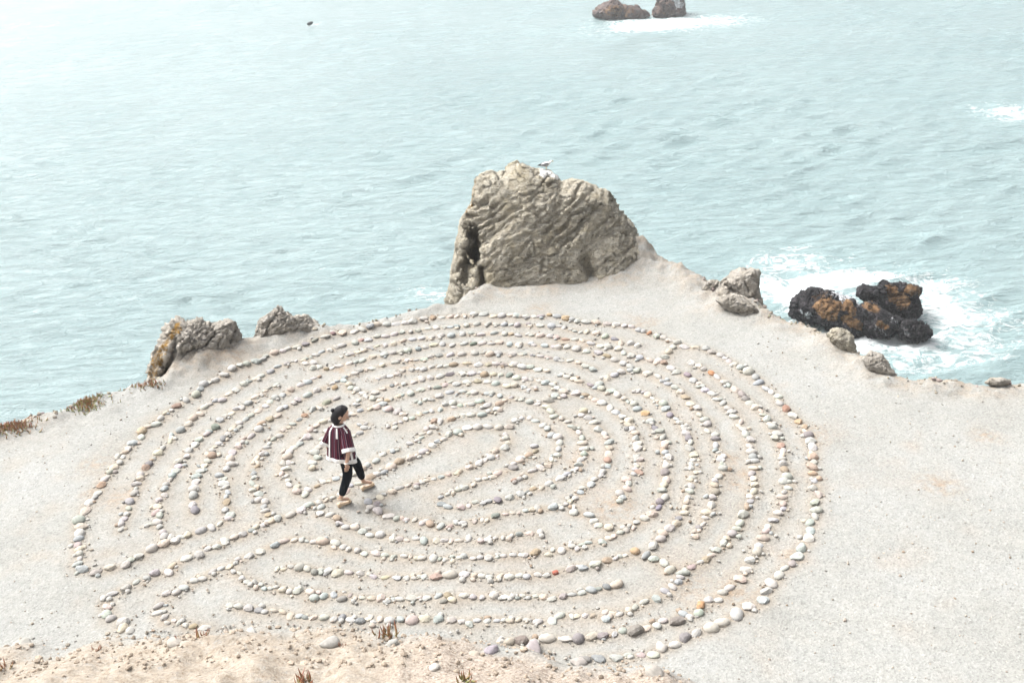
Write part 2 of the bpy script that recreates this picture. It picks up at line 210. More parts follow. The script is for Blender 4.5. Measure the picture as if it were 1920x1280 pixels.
    ('lower side of the innermost loop', "-1.19,13.86 -1.10,13.76 -0.90,13.72 -0.79,13.73 -0.69,13.79 -0.60,13.78 -0.50,13.78 -0.35,13.85 -0.21,13.86 -0.03,13.93 0.06,13.98 0.17,14.06 0.28,14.07 0.39,14.16 0.53,14.30 0.67,14.41 0.77,14.50 0.84,14.52 0.91,14.77 0.97,14.85 0.98,14.96 1.04,15.10 0.97,15.11 0.99,15.31 1.00,15.48 0.94,15.66 0.85,15.93 0.72,16.19 0.61,16.31 0.56,16.51 0.46,16.66"),
    ('wall above the centre', "0.35,16.79 0.22,16.86 0.11,16.98 -0.00,16.99 -0.09,17.06 -0.19,16.98 -0.28,16.89 -0.35,16.69 -0.46,16.65 -0.60,16.56 -0.78,16.54 -0.90,16.56 -1.00,16.53 -1.11,16.44 -1.29,16.40 -1.38,16.42 -1.40,16.24 -1.52,16.19 -1.46,16.05 -1.55,16.02 -1.58,15.90 -1.64,15.81 -1.77,15.76"),
    ('small hook above the centre', "-0.51,16.83 -0.60,16.98 -0.76,16.94 -0.87,16.96 -0.96,16.95 -1.06,16.89 -1.09,17.04 -1.21,16.99 -1.30,16.84 -1.44,16.81 -1.55,16.79 -1.66,16.72 -1.75,16.63 -1.87,16.61 -1.93,16.77 -2.02,16.90"),
    ('short spur above the walker', "-1.94,16.51 -2.04,16.48 -2.04,16.37 -2.15,16.36"),
    ('wall curving down from the centre ring', "0.56,16.83 0.68,17.00 0.82,16.99 1.00,17.06 1.16,16.99 1.34,16.78 1.42,16.65 1.53,16.46 1.62,16.28 1.69,16.11 1.77,15.94 1.81,15.66 1.83,15.49 1.83,15.32 1.84,15.15 1.82,14.96 1.75,14.73 1.80,14.62 1.74,14.47 1.75,14.49 1.68,14.39 1.64,14.28 1.72,14.30 1.56,14.13 1.55,13.99 1.50,13.88 1.39,13.76 1.45,13.64 1.37,13.57"),
    ('seventh ring', "0.83,17.15 0.72,17.31 0.64,17.45 0.53,17.55 0.41,17.65 0.29,17.69 0.19,17.73 0.05,17.84 -0.12,17.95 -0.26,18.00 -0.38,18.03 -0.51,18.07 -0.64,18.13 -0.78,18.17 -0.93,18.19 -1.15,18.17 -1.34,18.14 -1.50,18.11 -1.67,18.09 -1.81,18.00 -1.98,17.98 -2.12,17.97 -2.21,17.94 -2.35,17.86 -2.45,17.76"),
    ('eighth ring', "-2.18,17.39 -2.06,17.45 -1.97,17.49 -1.84,17.54 -1.66,17.64 -1.53,17.70 -1.37,17.70 -1.26,17.78 -1.14,17.85 -1.03,17.80 -0.83,17.80 -0.66,17.81 -0.50,17.73 -0.34,17.63 -0.15,17.52 -0.01,17.52 0.15,17.44 0.17,17.40 0.22,17.33 0.33,17.36"),
    ('ninth ring', "-1.68,17.16 -1.57,17.25 -1.48,17.23 -1.33,17.33 -1.13,17.45 -1.03,17.40 -0.93,17.45 -0.78,17.34 -0.69,17.37 -0.50,17.29 -0.39,17.26 -0.29,17.17"),
    ('sixth ring', "-2.47,18.26 -2.35,18.31 -2.24,18.30 -2.12,18.36 -2.03,18.45 -1.89,18.49 -1.76,18.50 -1.64,18.47 -1.50,18.56 -1.37,18.54 -1.23,18.55 -1.08,18.57 -0.86,18.56 -0.66,18.50 -0.49,18.47 -0.32,18.47 -0.18,18.42 0.02,18.36 0.18,18.27 -0.03,18.35 0.11,18.31 0.28,18.24 0.42,18.10 0.58,18.04"),
    ('third ring on the left', "-5.09,13.36 -5.15,13.55 -5.27,13.79 -5.41,13.87 -5.32,13.91 -5.34,14.11 -5.43,14.17 -5.44,14.34 -5.47,14.51 -5.43,14.61 -5.46,14.80 -5.47,14.96 -5.44,15.21 -5.44,15.39 -5.42,15.55 -5.45,15.71 -5.38,15.88 -5.38,16.06 -5.31,16.24 -5.30,16.41 -5.23,16.61 -5.21,16.70 -5.11,16.83 -5.08,17.04 -5.01,17.19 -4.92,17.25 -4.89,17.47 -4.79,17.48 -4.71,17.65 -4.64,17.87 -4.54,17.94 -4.47,18.05 -4.41,18.16 -4.32,18.28"),
    ('fourth ring on the left', "-4.85,14.15 -4.89,14.32 -4.95,14.55 -4.99,14.76 -5.02,14.98 -5.05,15.16 -5.02,15.33 -5.00,15.64 -4.95,15.82 -5.05,15.89 -5.00,16.00 -4.99,16.13 -4.93,16.21 -4.90,16.38 -4.85,16.53 -4.81,16.70 -4.72,16.78 -4.72,16.91 -4.64,17.02 -4.57,17.18 -4.47,17.31 -4.38,17.48 -4.33,17.63 -4.26,17.77 -4.11,17.86 -4.00,18.03 -3.84,18.18 -3.74,18.30 -3.66,18.46 -3.57,18.50"),
    ('sixth ring on the left', "-3.65,13.78 -3.80,14.05 -3.83,14.30 -3.94,14.38 -3.97,14.54 -4.08,14.67 -4.03,14.73 -4.13,14.85 -4.15,15.03 -4.21,15.28 -4.16,15.37 -4.19,15.65 -4.15,15.81 -4.10,16.00 -4.08,16.13 -4.04,16.27 -3.96,16.38 -3.92,16.55 -3.83,16.62 -3.78,16.74 -3.71,16.87 -3.62,16.99 -3.53,17.22 -3.43,17.28 -3.32,17.40 -3.16,17.57"),
    ('seventh ring beside the walker', "-2.22,16.98 -2.40,17.12 -2.52,17.09 -2.67,17.05 -2.78,16.95 -2.91,16.89 -3.07,16.85 -3.19,16.81 -3.26,16.72 -3.37,16.61 -3.45,16.47 -3.50,16.26 -3.58,16.16 -3.66,15.92 -3.71,15.79 -3.73,15.62 -3.68,15.45 -3.77,15.43 -3.69,15.23 -3.73,15.09 -3.64,15.02 -3.56,14.77 -3.42,14.66 -3.39,14.53 -3.26,14.43 -3.20,14.57 -3.12,14.65 -3.02,14.75 -2.94,14.80 -2.84,14.84 -2.73,14.91 -2.60,14.96 -2.47,15.06 -2.38,15.14 -2.27,15.25 -2.17,15.45 -2.05,15.53 -1.95,15.57"),
    ('short wall hidden by the walker', "-2.55,16.55 -2.64,16.52 -2.54,16.38 -2.62,16.26 -2.71,16.19 -2.81,16.16 -2.98,16.25 -3.15,16.39 -3.17,16.15 -3.17,16.02 -3.23,15.88 -3.29,15.69 -3.22,15.55 -3.26,15.37 -3.27,15.22"),
    ('stones joining the seventh and eighth rings', "-2.74,17.43 -2.77,17.30"),
]

def project(P):
    q = np.asarray(P) - EYEP; d = q @ FWD
    return np.c_[960 + FPX * (q @ RT) / d, 640 - FPX * (q @ UP) / d]

# ------------------------------------------------------------------ materials of the setting
def ground_material():
    k = NM('gravelly_earth'); v = k.coord()
    big = k.noise(v, .55, 5, .6); mid = k.noise(v, 3.2, 5, .65); fine = k.noise(v, 42, 3, .7); grit = k.voro(v, 46)
    grit2 = k.voro(v, 23)
    c = k.ramp(big, [(.3, (.200, .201, .187)), (.5, (.221, .224, .212)), (.72, (.243, .247, .238))])
    c = k.mix(k.ramp(mid, [(.38, .0), (.72, .55)]), c, (.254, .252, .232))
    c = k.mix(k.math('MULTIPLY', k.attr('path'), k.ramp(k.noise(v, 1.7, 6, .65), [(.4, 0.0), (.62, .8)])), c, (.222, .212, .190))
    c = k.mix(k.math('MULTIPLY', k.attr('wall'), k.ramp(mid, [(.25, .35), (.6, 1.0)])), c, (.215, .186, .150))
    stain = k.math('MULTIPLY', k.attr('stain'), k.ramp(k.noise(v, 7, 8, .78), [(.42, 0.0), (.60, 1.0)]))
    c = k.mix(k.math('MULTIPLY', stain, .7), c, (.22, .155, .10))
    bank = k.attr('bank')
    bn = k.noise(v, 8, 9, .78, .6)
    peach = k.ramp(bn, [(.34, (.15, .115, .082)), (.44, (.228, .194, .154)), (.56, (.265, .236, .197)), (.68, (.255, .252, .24))])
    mulch = k.ramp(k.noise(v, 24, 6, .8), [(.36, (.11, .085, .066)), (.46, (.225, .185, .15)), (.55, (.29, .255, .215)), (.70, (.33, .315, .295))])
    bc = k.mix(k.attr('mulch'), peach, mulch)
    c = k.mix(bank, c, bc)
    c = k.mix(k.math('MULTIPLY', k.attr('rim'), k.ramp(k.noise(v, 4, 7, .75), [(.38, 0.0), (.58, .9)])), c, (.235, .195, .15))
    cliff = k.attr('cliff')
    c = k.mix(cliff, c, k.ramp(k.noise(v, 2.2, 8, .7), [(.3, (.13, .11, .085)), (.52, (.25, .222, .182)), (.72, (.32, .295, .255))]))
    # grit: pale and dark chips
    chip = k.ramp(grit.outputs['Color'], [(.0, .45), (.25, .82), (.5, 1.0), (.8, 1.15), (1.0, 1.5)])
    c = k.mix(.6, c, chip, 'MULTIPLY')
    c2 = k.ramp(grit2.outputs['Color'], [(.0, .62), (.16, .95), (.82, 1.02), (1.0, 1.32)])
    c = k.mix(.5, c, c2, 'MULTIPLY')
    b = k.bump(fine, .45, .012); b = k.bump(grit.outputs['Distance'], .5, .010, b); b = k.bump(mid, .4, .05, b)
    return k.out(c, .95, b, .2)
def water_material():
    k = NM('sea_water'); v = k.coord()
    big = k.noise(v, .05, 4, .6)
    body = k.ramp(big, [(.3, (.168, .238, .243)), (.7, (.20, .268, .272))])
    va = k.coord((.55, 1.9, 1), (0, 0, R(-14)))
    n1 = k.noise(va, .9, 6, .62, .7); n2 = k.noise(va, 3.4, 5, .65, .5)
    fo = k.attr('foam')
    lace = k.voro(k.coord((1, 1, 1)), .8, 'DISTANCE_TO_EDGE')
    fn = k.noise(k.coord((1, 1.35, 1), (0, 0, R(10))), 1.05, 9, .72, 1.6)
    f = k.math('ADD', fo, k.math('MULTIPLY', k.math('SUBTRACT', fn, .5), 2.6))
    fm = k.ramp(f, [(.42, 0.0), (.62, .5), (.9, 1.0)])
    fm = k.math('MULTIPLY', fm, k.ramp(fo, [(.03, 0.0), (.14, 1.0)]))
    # churned pale water under the foam
    milky = k.mix(k.math('MULTIPLY', fo, .7, True), body, (.27, .38, .385))
    c = k.mix(fm, milky, (.60, .63, .635))
    b = k.bump(n1, 1.0, .42); b = k.bump(n2, .9, .11, b); b = k.bump(fm, .4, .12, b)
    rough = k.math('ADD', .13, k.math('MULTIPLY', fm, .6))
    m = k.out(c, rough, b, .5); k.b.inputs['IOR'].default_value = 1.333
    return m
def rock_material(name, dark, mid, pale, ochre, rot=(0, R(35), R(20)), white=.5, scale=1.0):
    k = NM(name); v = k.coord(); va = k.coord((.55, 1, 4.2), rot)
    a = k.noise(va, 2.2 * scale, 9, .72, .7); b_ = k.noise(v, 7 * scale, 8, .75, .3); g = k.noise(v, 34 * scale, 4, .7)
    st = k.noise(va, 7.5 * scale, 7, .7, 1.2)
    c = k.ramp(a, [(.30, dark), (.44, mid), (.56, mid), (.68, pale)])
    c = k.mix(k.ramp(b_, [(.44, 0.0), (.60, .8)]), c, pale)
    c = k.mix(k.ramp(k.noise(v, 16 * scale, 6, .75), [(.34, .85), (.46, 0.0)]), c, tuple(np.array(dark) * .75))
    c = k.mix(k.ramp(st, [(.34, .9), (.46, 0.0)]), c, tuple(np.array(dark) * .8))
    c = k.mix(k.ramp(k.noise(v, 1.3 * scale, 6, .6), [(.5, 0.0), (.72, .6)]), c, ochre)
    sp = k.math('MULTIPLY', k.ramp(k.noise(v, 14 * scale, 5, .7), [(.62, 0.0), (.7, 1.0)]), white)
    c = k.mix(sp, c, (.62, .61, .57))
    lm = k.math('ADD', k.attr('lichen'), k.math('MULTIPLY', k.math('SUBTRACT', k.noise(v, 5 * scale, 7, .75), .5), 2.0))
    c = k.mix(k.math('MULTIPLY', k.ramp(lm, [(.45, 0.0), (.7, 1.0)]), k.ramp(k.attr('lichen'), [(.02, 0.0), (.15, 1.0)])), c, k.ramp(b_, [(.3, (.22, .12, .025)), (.55, (.36, .21, .05)), (.75, (.32, .25, .14))]))
    gm = k.math('ADD', k.attr('guano'), k.math('MULTIPLY', k.math('SUBTRACT', b_, .5), 2.0))
    c = k.mix(k.math('MULTIPLY', k.ramp(gm, [(.5, 0.0), (.75, 1.0)]), k.ramp(k.attr('guano'), [(.02, 0.0), (.15, 1.0)])), c, (.70, .69, .66))
    bm_ = k.bump(a, .9, .2 / scale); bm_ = k.bump(st, .9, .09 / scale, bm_); bm_ = k.bump(b_, .9, .08 / scale, bm_); bm_ = k.bump(g, .5, .012 / scale, bm_)
    return k.out(c, .92, bm_, .25)
def searock_material(name='wet_sea_rock', lift=0.0):
    k = NM(name); v = k.coord()
    a = k.noise(v, 1.4, 9, .7, .6); b_ = k.noise(v, 6, 8, .75); g = k.voro(v, 9)
    dark = k.ramp(b_, [(.40, (.004, .004, .005)), (.54, (.011, .010, .012)), (.64, (.085, .072, .08))])
    if lift: dark = k.mix(lift, dark, k.ramp(a, [(.35, (.05, .045, .045)), (.6, (.15, .095, .075))]))
    weed = k.ramp(k.noise(v, 3.2, 8, .75), [(.34, (.015, .010, .006)), (.45, (.085, .045, .018)), (.57, (.17, .095, .04)), (.7, (.22, .155, .09))])
    f = k.math('ADD', k.attr('lichen'), k.math('MULTIPLY', k.math('SUBTRACT', a, .5), 1.5))
    c = k.mix(k.ramp(f, [(.42, 0.0), (.58, 1.0)]), dark, weed)
    w_ = k.math('ADD', k.attr('guano'), k.math('MULTIPLY', k.math('SUBTRACT', k.noise(k.coord((1, 1, .35)), 3.0, 8, .75, 1.5), .5), 2.2))
    c = k.mix(k.math('MULTIPLY', k.ramp(w_, [(.55, 0.0), (.85, 1.0)]), .85), c, (.66, .68, .70))
    b = k.bump(b_, .8, .12); b = k.bump(g.outputs['Distance'], .5, .05, b)
    return k.out(c, .6, b, .16)
M_ground = ground_material(); M_water = water_material()
M_rock = rock_material('tan_crag', (.13, .115, .09), (.45, .405, .315), (.60, .57, .49), (.48, .41, .26))
M_pale = rock_material('pale_outcrop', (.20, .175, .145), (.46, .42, .36), (.53, .505, .465), (.46, .41, .33), white=.3, scale=1.3)
M_searock = searock_material(); M_farrock = searock_material('brown_sea_rock', .75)

# ------------------------------------------------------------------ ground: shelf, cliff, hillside under the camera
EDGE_PX = [(-700, 960), (-250, 850), (-50, 800), (0, 793), (40, 777), (100, 771), (150, 754), (200, 737), (260, 717), (300, 704), (400, 655), (450, 641), (475, 634),
           (520, 626), (590, 611), (640, 605), (690, 598), (740, 582), (790, 573), (838, 563), (880, 535), (940, 500), (1020, 478), (1120, 470), (1190, 482), (1222, 490), (1260, 499),
           (1290, 506), (1330, 523), (1350, 540), (1430, 571), (1450, 583), (1500, 598), (1540, 606), (1600, 645), (1640, 658), (1680, 692), (1720, 698), (1760, 700), (1800, 706),
           (1850, 710), (1880, 705), (1920, 703), (2050, 700), (2400, 720)]
EDGE = np.array([at(*p)[:2] for p in EDGE_PX])
BANK_PX = [(-600, 1160), (-300, 1190), (0, 1216), (50, 1203), (95, 1206), (150, 1214), (200, 1192), (240, 1187), (330, 1194), (380, 1182), (470, 1172), (510, 1169), (560, 1180), (620, 1177),
           (700, 1186), (800, 1189), (880, 1193), (945, 1206), (1000, 1222), (1060, 1241), (1150, 1247), (1240, 1252), (1330, 1284), (1500, 1340), (2100, 1460)]
BANK = np.array([at(*p)[:2] for p in BANK_PX])
STAIN_PX = [(1395, 890, 22), (1370, 862, 18), (1150, 950, 40), (1140, 955, 25), (1010, 577, 22), (1210, 600, 30), (178, 870, 26), (168, 925, 16), (225, 935, 28), (1370, 1105, 34), (1290, 1090, 30),
            (1380, 910, 18), (1085, 860, 24), (1100, 640, 22), (980, 690, 20), (1850, 815, 22), (1760, 905, 30), (1050, 640, 20), (770, 680, 26), (640, 690, 20), (1530, 815, 30), (1480, 1040, 18)]
from mathutils.kdtree import KDTree
WALL_PTS = []
for _n, _s in STONE_WALLS:
    _p = np.array([[float(q) for q in t.split(',')] for t in _s.split()])
    for _a, _b in zip(_p[:-1], _p[1:]):
        _k = max(1, int(np.hypot(*(_b - _a)) / .05)); WALL_PTS += [_a + (_b - _a) * j / _k for j in range(_k)]
_kd = KDTree(len(WALL_PTS))
for _i, _q in enumerate(WALL_PTS): _kd.insert((_q[0], _q[1], 0), _i)
_kd.balance()
def wall_dist(XY):
    r = np.full(len(XY), 9.0); m = np.hypot(*(XY - at(855, 842)[:2]).T) < 6.3
    r[m] = [_kd.find((p[0], p[1], 0))[2] for p in XY[m]]
    return r
SKIRTS = [(362, 690, .9, .5, .22), (432, 660, .6, .4, .16), (535, 630, .7, .4, .14), (1388, 575, .8, .4, .12), (1335, 545, .5, .4, .14), (1580, 645, .5, .3, .12), (1650, 685, .5, .3, .12), (1150, 525, .7, .5, .10), (1015, 545, .5, .3, .08), (1290, 520, .7, .5, .20), (1192, 500, .75, .5, .34), (930, 552, .9, .35, .08)]
def height(XY, full=False):
    XY = np.asarray(XY, float); n = len(XY); P3 = np.c_[XY, np.zeros(n)]
    wob = fbm(P3 * 1.1, 5, 5) * .24 + ridged(P3 * 3.3, 3, 6) * .06
    d, side = seg_dist(XY, EDGE); out = side > 0                     # the edge runs left to right: its left side is the sea
    sd = np.where(out, d, -d) + wob * np.clip(1 - d / 3, 0, 1)
    z = fbm(P3 * .35, 3, 11) * .05 + fbm(P3 * 2.3, 4, 12) * .012
    o = np.clip(sd + .25, 0, None)
    drop = .9 * o + .75 * np.clip(o - .3, 0, None) ** 1.25
    rim = np.exp(-((sd + .45) / .35) ** 2)
    crag = sstep(.0, .8, sd)
    z = z - drop + rim * (.04 + .10 * fbm(P3 * 1.7, 4, 9) + .06 * ridged(P3 * 4.5, 5, 15)) + crag * fbm(np.c_[XY * 1.3, z], 5, 21) * .8
    z = z + np.exp(-((XY[:, 0] - 2.9) / 1.15) ** 2) * sstep(-1.0, -.25, sd) * (.16 * ridged(P3 * 2.1, 5, 83) + .05 * ridged(P3 * 6, 3, 84))
    z = np.maximum(z, SEA_Z - 2.5)
    # dirt ramp beside the crag
    for (a_, b_, sx_, sy_, h_) in SKIRTS:
        e = XY - at(a_, b_)[:2]; z = z + h_ * np.exp(-(e[:, 0] / sx_) ** 2 - (e[:, 1] / sy_) ** 2) * (1 + .5 * fbm(P3 * 3.1, 4, 63) + .35 * ridged(P3 * 5.3, 4, 64))
    # bank rising to the hillside the camera stands on
    by = np.interp(XY[:, 0], BANK[:, 0], BANK[:, 1]) + fbm(P3 * 2.4, 4, 31) * .10
    b = np.clip(by - XY[:, 1], 0, None)
    lump = sstep(0, .5, b)
    z = z + .30 * b + .032 * b * b + lump * (fbm(P3 * 1.6, 5, 33) * .16 + ridged(P3 * 3.1, 4, 37) * .05) + .10 * sstep(0, .25, b)
    z = np.where(b > 6, np.minimum(z, 7.2), z)
    if not full: return z
    return z, sd, b
def axis(lo, d0, d1, hi, step, grow=1.16):
    a = list(np.arange(d0, d1, step)); s = step; x = d1
    while x < hi: a.append(x); s *= grow; x += s
    s = step; x = d0 - step; pre = []
    while x > lo: pre.append(x); s *= grow; x -= s
    return np.array(pre[::-1] + a)
xs = axis(-60, -9.5, 9.2, 60, .06); ys = axis(-30, 8.8, 25.5, 45, .06)
GX, GY = np.meshgrid(xs, ys); XY = np.c_[GX.ravel(), GY.ravel()]
Z, SD, BK = height(XY, True)
CEN = at(855, 842)[:2]
rad = np.hypot(*(XY - CEN).T)
path = sstep(5.75, 5.3, rad); rimm = sstep(-1.1, -.1, SD) * sstep(-3, 2, XY[:, 0])
for (a_, b_, sx_, sy_, h_) in SKIRTS:
    e = XY - at(a_, b_)[:2]; rimm = np.maximum(rimm, .9 * np.exp(-(e[:, 0] / sx_ / 1.1) ** 2 - (e[:, 1] / sy_ / 1.1) ** 2))
wallm = np.exp(-(wall_dist(XY) / .13) ** 2); Z = Z - .022 * path * (1 - wallm) * (BK < .01) + .012 * path * fbm(np.c_[XY * 4.2, 0 * rad], 4, 71)
stain = np.zeros(len(XY)); pxs = None
for (a, b_, s_) in STAIN_PX:
    c = at(a, b_)[:2]; q = XY - c; r = s_ / 105.
    stain = np.maximum(stain, np.exp(-(q[:, 0] / r) ** 2 - (q[:, 1] / (r * 1.15)) ** 2))
# reddish worn soil by the left rim
for (a, b_, s_) in [(15, 797, 60), (40, 790, 40), (300, 712, 26), (400, 688, 34), (440, 680, 30)]:
    c = at(a, b_)[:2]; q = XY - c; r = s_ / 90.
    stain = np.maximum(stain, 1.25 * np.exp(-(q[:, 0] / r) ** 2 - (q[:, 1] / (r * .7)) ** 2))
bankm = sstep(.0, .65, BK + fbm(np.c_[XY * 2.2, 0 * rad], 5, 41) * .4)
mulch = sstep(-2.1, -.9, XY[:, 0] + fbm(np.c_[XY * 1.5, 0 * rad], 3, 43) * .9)
cliffm = sstep(-.12, .35, SD + fbm(np.c_[XY * 2.5, 0 * rad], 4, 44) * .3)
me = mesh_np('ground', np.c_[XY, Z], grid_faces(len(ys), len(xs)), True, dict(path=path, stain=stain, bank=bankm, mulch=mulch, cliff=cliffm, wall=wallm, rim=rimm))
link('ground', me, M_ground, kind='structure', label='pale gravelly headland shelf ending in a cliff above the sea', category='ground')

# ------------------------------------------------------------------ sea
def build_sea():
    rr = np.concatenate([np.geomspace(14, 235, 560), np.geomspace(240, 1500, 45)])
    th = np.concatenate([np.linspace(-85, -29, 40), np.linspace(-28.6, 28.6, 620), np.linspace(29, 85, 40)]) * math.pi / 180
    A, B = np.meshgrid(th, rr); X = B * np.sin(A); Y = B * np.cos(A); x = X.ravel(); y = Y.ravel(); r = B.ravel()
    sp = np.maximum(r * .0051, r * .0017)
    z = np.zeros(len(x)); ox = np.zeros(len(x)); oy = np.zeros(len(x))
    g = np.random.default_rng(3)
    mod = np.clip(.85 + .55 * fbm(np.c_[x * .05, y * .06, 0 * x], 4, 51), .5, 1.25)
    for i in range(72):
        lam = math.exp(g.uniform(math.log(.75), math.log(4.2))); a_ = R(-76 + g.normal(0, 14)); k = 2 * math.pi / lam
        dx, dy = math.cos(a_), math.sin(a_); ph = g.uniform(0, 6.28)
        amp = .0112 * lam ** .85 * g.uniform(.6, 1.2) * np.clip((lam / sp - 2.2) / 2, 0, 1)
        t = k * (dx * x + dy * y) + ph
        z += amp * np.sin(t); ox += .8 * amp * dx * np.cos(t); oy += .8 * amp * dy * np.cos(t)
    z *= mod
        # foam: broken water round the rocks, streaks on the open sea
    foam = np.zeros(len(x)); Q = np.c_[x, y]
    def blob(px, py, rx, ry, s):
        c = at(px, py, SEA_Z); e1 = at(px + 10, py, SEA_Z); e2 = at(px, py + 10, SEA_Z)
        sx = np.hypot(*(e1 - c)[:2]) / 10; sy = np.hypot(*(e2 - c)[:2]) / 10
        q = Q - c[:2]; v = s * np.exp(-(q[:, 0] / (rx * sx)) ** 2 - (q[:, 1] / (ry * sy)) ** 2)
        np.maximum(foam, v, out=foam)
    for a in [(1570, 525, 110, 22, 1.15), (1500, 560, 70, 32, 1.05), (1600, 600, 170, 75, .62), (1450, 545, 55, 36, .75), (1490, 495, 110, 32, .58), (1560, 605, 60, 18, .85), (1620, 645, 90, 26, .95), (1710, 640, 100, 30, .95), (1770, 585, 70, 50, .85), (1810, 630, 90, 50, .68), (1640, 520, 90, 22, .72), (1750, 540, 100, 40, .66), (1840, 660, 90, 30, .5),
              (1720, 670, 130, 32, .62), (1850, 600, 80, 70, .52), (1510, 465, 70, 12, .38), (1895, 212, 70, 20, .58), (1840, 205, 40, 10, .4), (1240, 45, 120, 16, .95), (1180, 36, 60, 8, .8), (1340, 40, 90, 14, .6), (1265, 30, 40, 6, .9), (1200, 55, 120, 12, .5),
              (805, 550, 55, 16, .55), (770, 553, 30, 10, .42), (610, 500, 40, 12, .28), (590, 46, 16, 5, .35), (1700, 440, 60, 8, .27), (1330, 560, 60, 30, .4)]:
        blob(*a)
    foam += .10 * np.clip(fbm(np.c_[x * .02, y * .05, 0 * x], 4, 61), 0, 1)
    z = z + np.clip(foam, 0, 1) ** 2 * (.25 * fbm(np.c_[x * .5, y * .5, 0 * x], 4, 65) + .18 * ridged(np.c_[x * 1.3, y * 1.3, 0 * x], 3, 67))
    P = np.c_[x + ox, y + oy, SEA_Z + z]
    me = mesh_np('sea', P, grid_faces(len(rr), len(th)), True, dict(foam=foam))
    link('sea', me, M_water, kind='structure', label='choppy teal sea breaking white around the rocks', category='sea')
build_sea()

# ------------------------------------------------------------------ rocks
def vert_normals(V, F):
    n = np.cross(V[F[:, 1]] - V[F[:, 0]], V[F[:, 2]] - V[F[:, 0]]); N = np.zeros_like(V)
    for i in range(3): np.add.at(N, F[:, i], n)
    return N / (np.linalg.norm(N, axis=1)[:, None] + 1e-12)
def rock_mesh(name, outline, anchor, front, back, sub=6, amp=.16, freq=1.5, seed=1, centre=None, box=.75, grain=(R(35), 2.6), carve=(), lichen=(), guano=(), base=None, crease=.06, facets=140, cutcap=.055, strata=1.0):
    A = np.asarray(anchor, float); d0 = A - EYEP; d0 /= np.linalg.norm(d0)
    r = np.cross(d0, [0, 0, 1]); r /= np.linalg.norm(r); up = np.cross(r, d0)
    pts = []
    for (px, py) in outline:
        d = ray(px, py); t = ((A - EYEP) @ d0) / (d @ d0); q = EYEP + d * t - A; pts.append((q @ r, q @ up))
    pts = np.array(pts); c = pts.mean(0) if centre is None else None
    if centre is not None:
        d = ray(*centre); t = ((A - EYEP) @ d0) / (d @ d0); q = EYEP + d * t - A; c = np.array((q @ r, q @ up))
    T = np.linspace(-math.pi, math.pi, 721); tab = np.zeros(721); rel = pts - c
    for a, b in zip(rel, np.roll(rel, -1, 0)):
        ct, stn = np.cos(T), np.sin(T); e = b - a
        den = ct * e[1] - stn * e[0]; den = np.where(abs(den) < 1e-9, 1e-9, den)
        tt = (a[0] * e[1] - a[1] * e[0]) / den; uu = (a[0] * stn - a[1] * ct) / den
        ok = (tt > 0) & (uu >= -1e-6) & (uu <= 1 + 1e-6); tab = np.where(ok, np.maximum(tab, tt), tab)
    D, F = ico(sub)
    s = np.hypot(D[:, 0], D[:, 1]); th = np.arctan2(D[:, 1], D[:, 0]); rd = np.interp(th, T, tab)
    cz = D[:, 2]; radial = rd * s ** .9
    dep = np.sign(cz) * np.abs(cz) ** box * np.where(cz > 0, front, back)
    P = A + np.outer(c[0] + radial * np.cos(th), r) + np.outer(c[1] + radial * np.sin(th), up) - np.outer(dep, d0)
    g = grain[0]; cs, sn = math.cos(g), math.sin(g); rg = np.random.default_rng(seed)
    size = min(np.ptp(pts[:, 0]), np.ptp(pts[:, 1]))
    N = vert_normals(P, F); P = P + N * (amp * .7 * fbm(P * freq * .8, 3, seed))[:, None]
    N = vert_normals(P, F)
    # broken faces: slice the mass back along many random planes, roughly following the bedding
    bed = math.cos(g + 1.57) * r + math.sin(g + 1.57) * up
    cut = np.zeros_like(P); dep_ = np.zeros(len(P)); cap = size * cutcap
    for i in range(facets):
        k = rg.integers(0, len(P)); nn = N[k] + rg.normal(0, .22, 3) + .35 * bed * rg.choice([-1, 1]) * (rg.random() < .5); nn /= np.linalg.norm(nn)
        R_ = size * rg.uniform(.10, .30); q = P - P[k]; loc = np.where(np.einsum('ij,ij->i', q, q) < R_ * R_)[0]
        h = np.clip(q[loc] @ nn + R_ * rg.uniform(.06, .16), 0, cap); m = h > dep_[loc]
        dep_[loc[m]] = h[m]; cut[loc[m]] = h[m][:, None] * nn
    P = P - cut
    N = vert_normals(P, F); pp = project(P); facing = (N @ -d0) > -.1
    for line, wd, dp in carve:
        dd, _ = seg_dist(pp, np.array(line, float)); P = P + np.outer(np.where(facing, dp * np.exp(-np.clip(dd / wd + .75 * fbm(P * 3.2, 4, seed + 41), 0, None) ** 3), 0), d0)
    N = vert_normals(P, F)
    Q = np.c_[(P[:, 0] * cs + P[:, 2] * sn) * (1 if grain[1] < 3 else .5), P[:, 1], (-P[:, 0] * sn + P[:, 2] * cs) * grain[1]]
    Q = Q + .55 * np.c_[fbm(P * .9, 3, seed + 51), fbm(P * .9, 3, seed + 52), 1.4 * fbm(P * 1.1, 3, seed + 53)]
    rough_ = .45 + .9 * sstep(-.35, .4, fbm(P * .8, 3, seed + 55))
    dsp = strata * amp * rough_ * (.22 * ridged(Q * freq * 1.7, 5, seed + 5) + .24 * ridged(Q * freq * 4.3, 4, seed + 9) + .15 * ridged(P * freq * 9, 3, seed + 13))
    cell = fbm(Q * freq * .8, 2, seed + 21); dsp -= crease * np.exp(-(cell / .04) ** 2)
    cell = fbm(Q[:, [2, 1, 0]] * freq * .9, 2, seed + 25); dsp -= crease * .7 * np.exp(-(cell / .04) ** 2)
    P = P + N * dsp[:, None]
    pp = project(P)
    li = np.zeros(len(P)); gu = np.zeros(len(P)); nz = fbm(P * 3.5, 4, seed + 31)
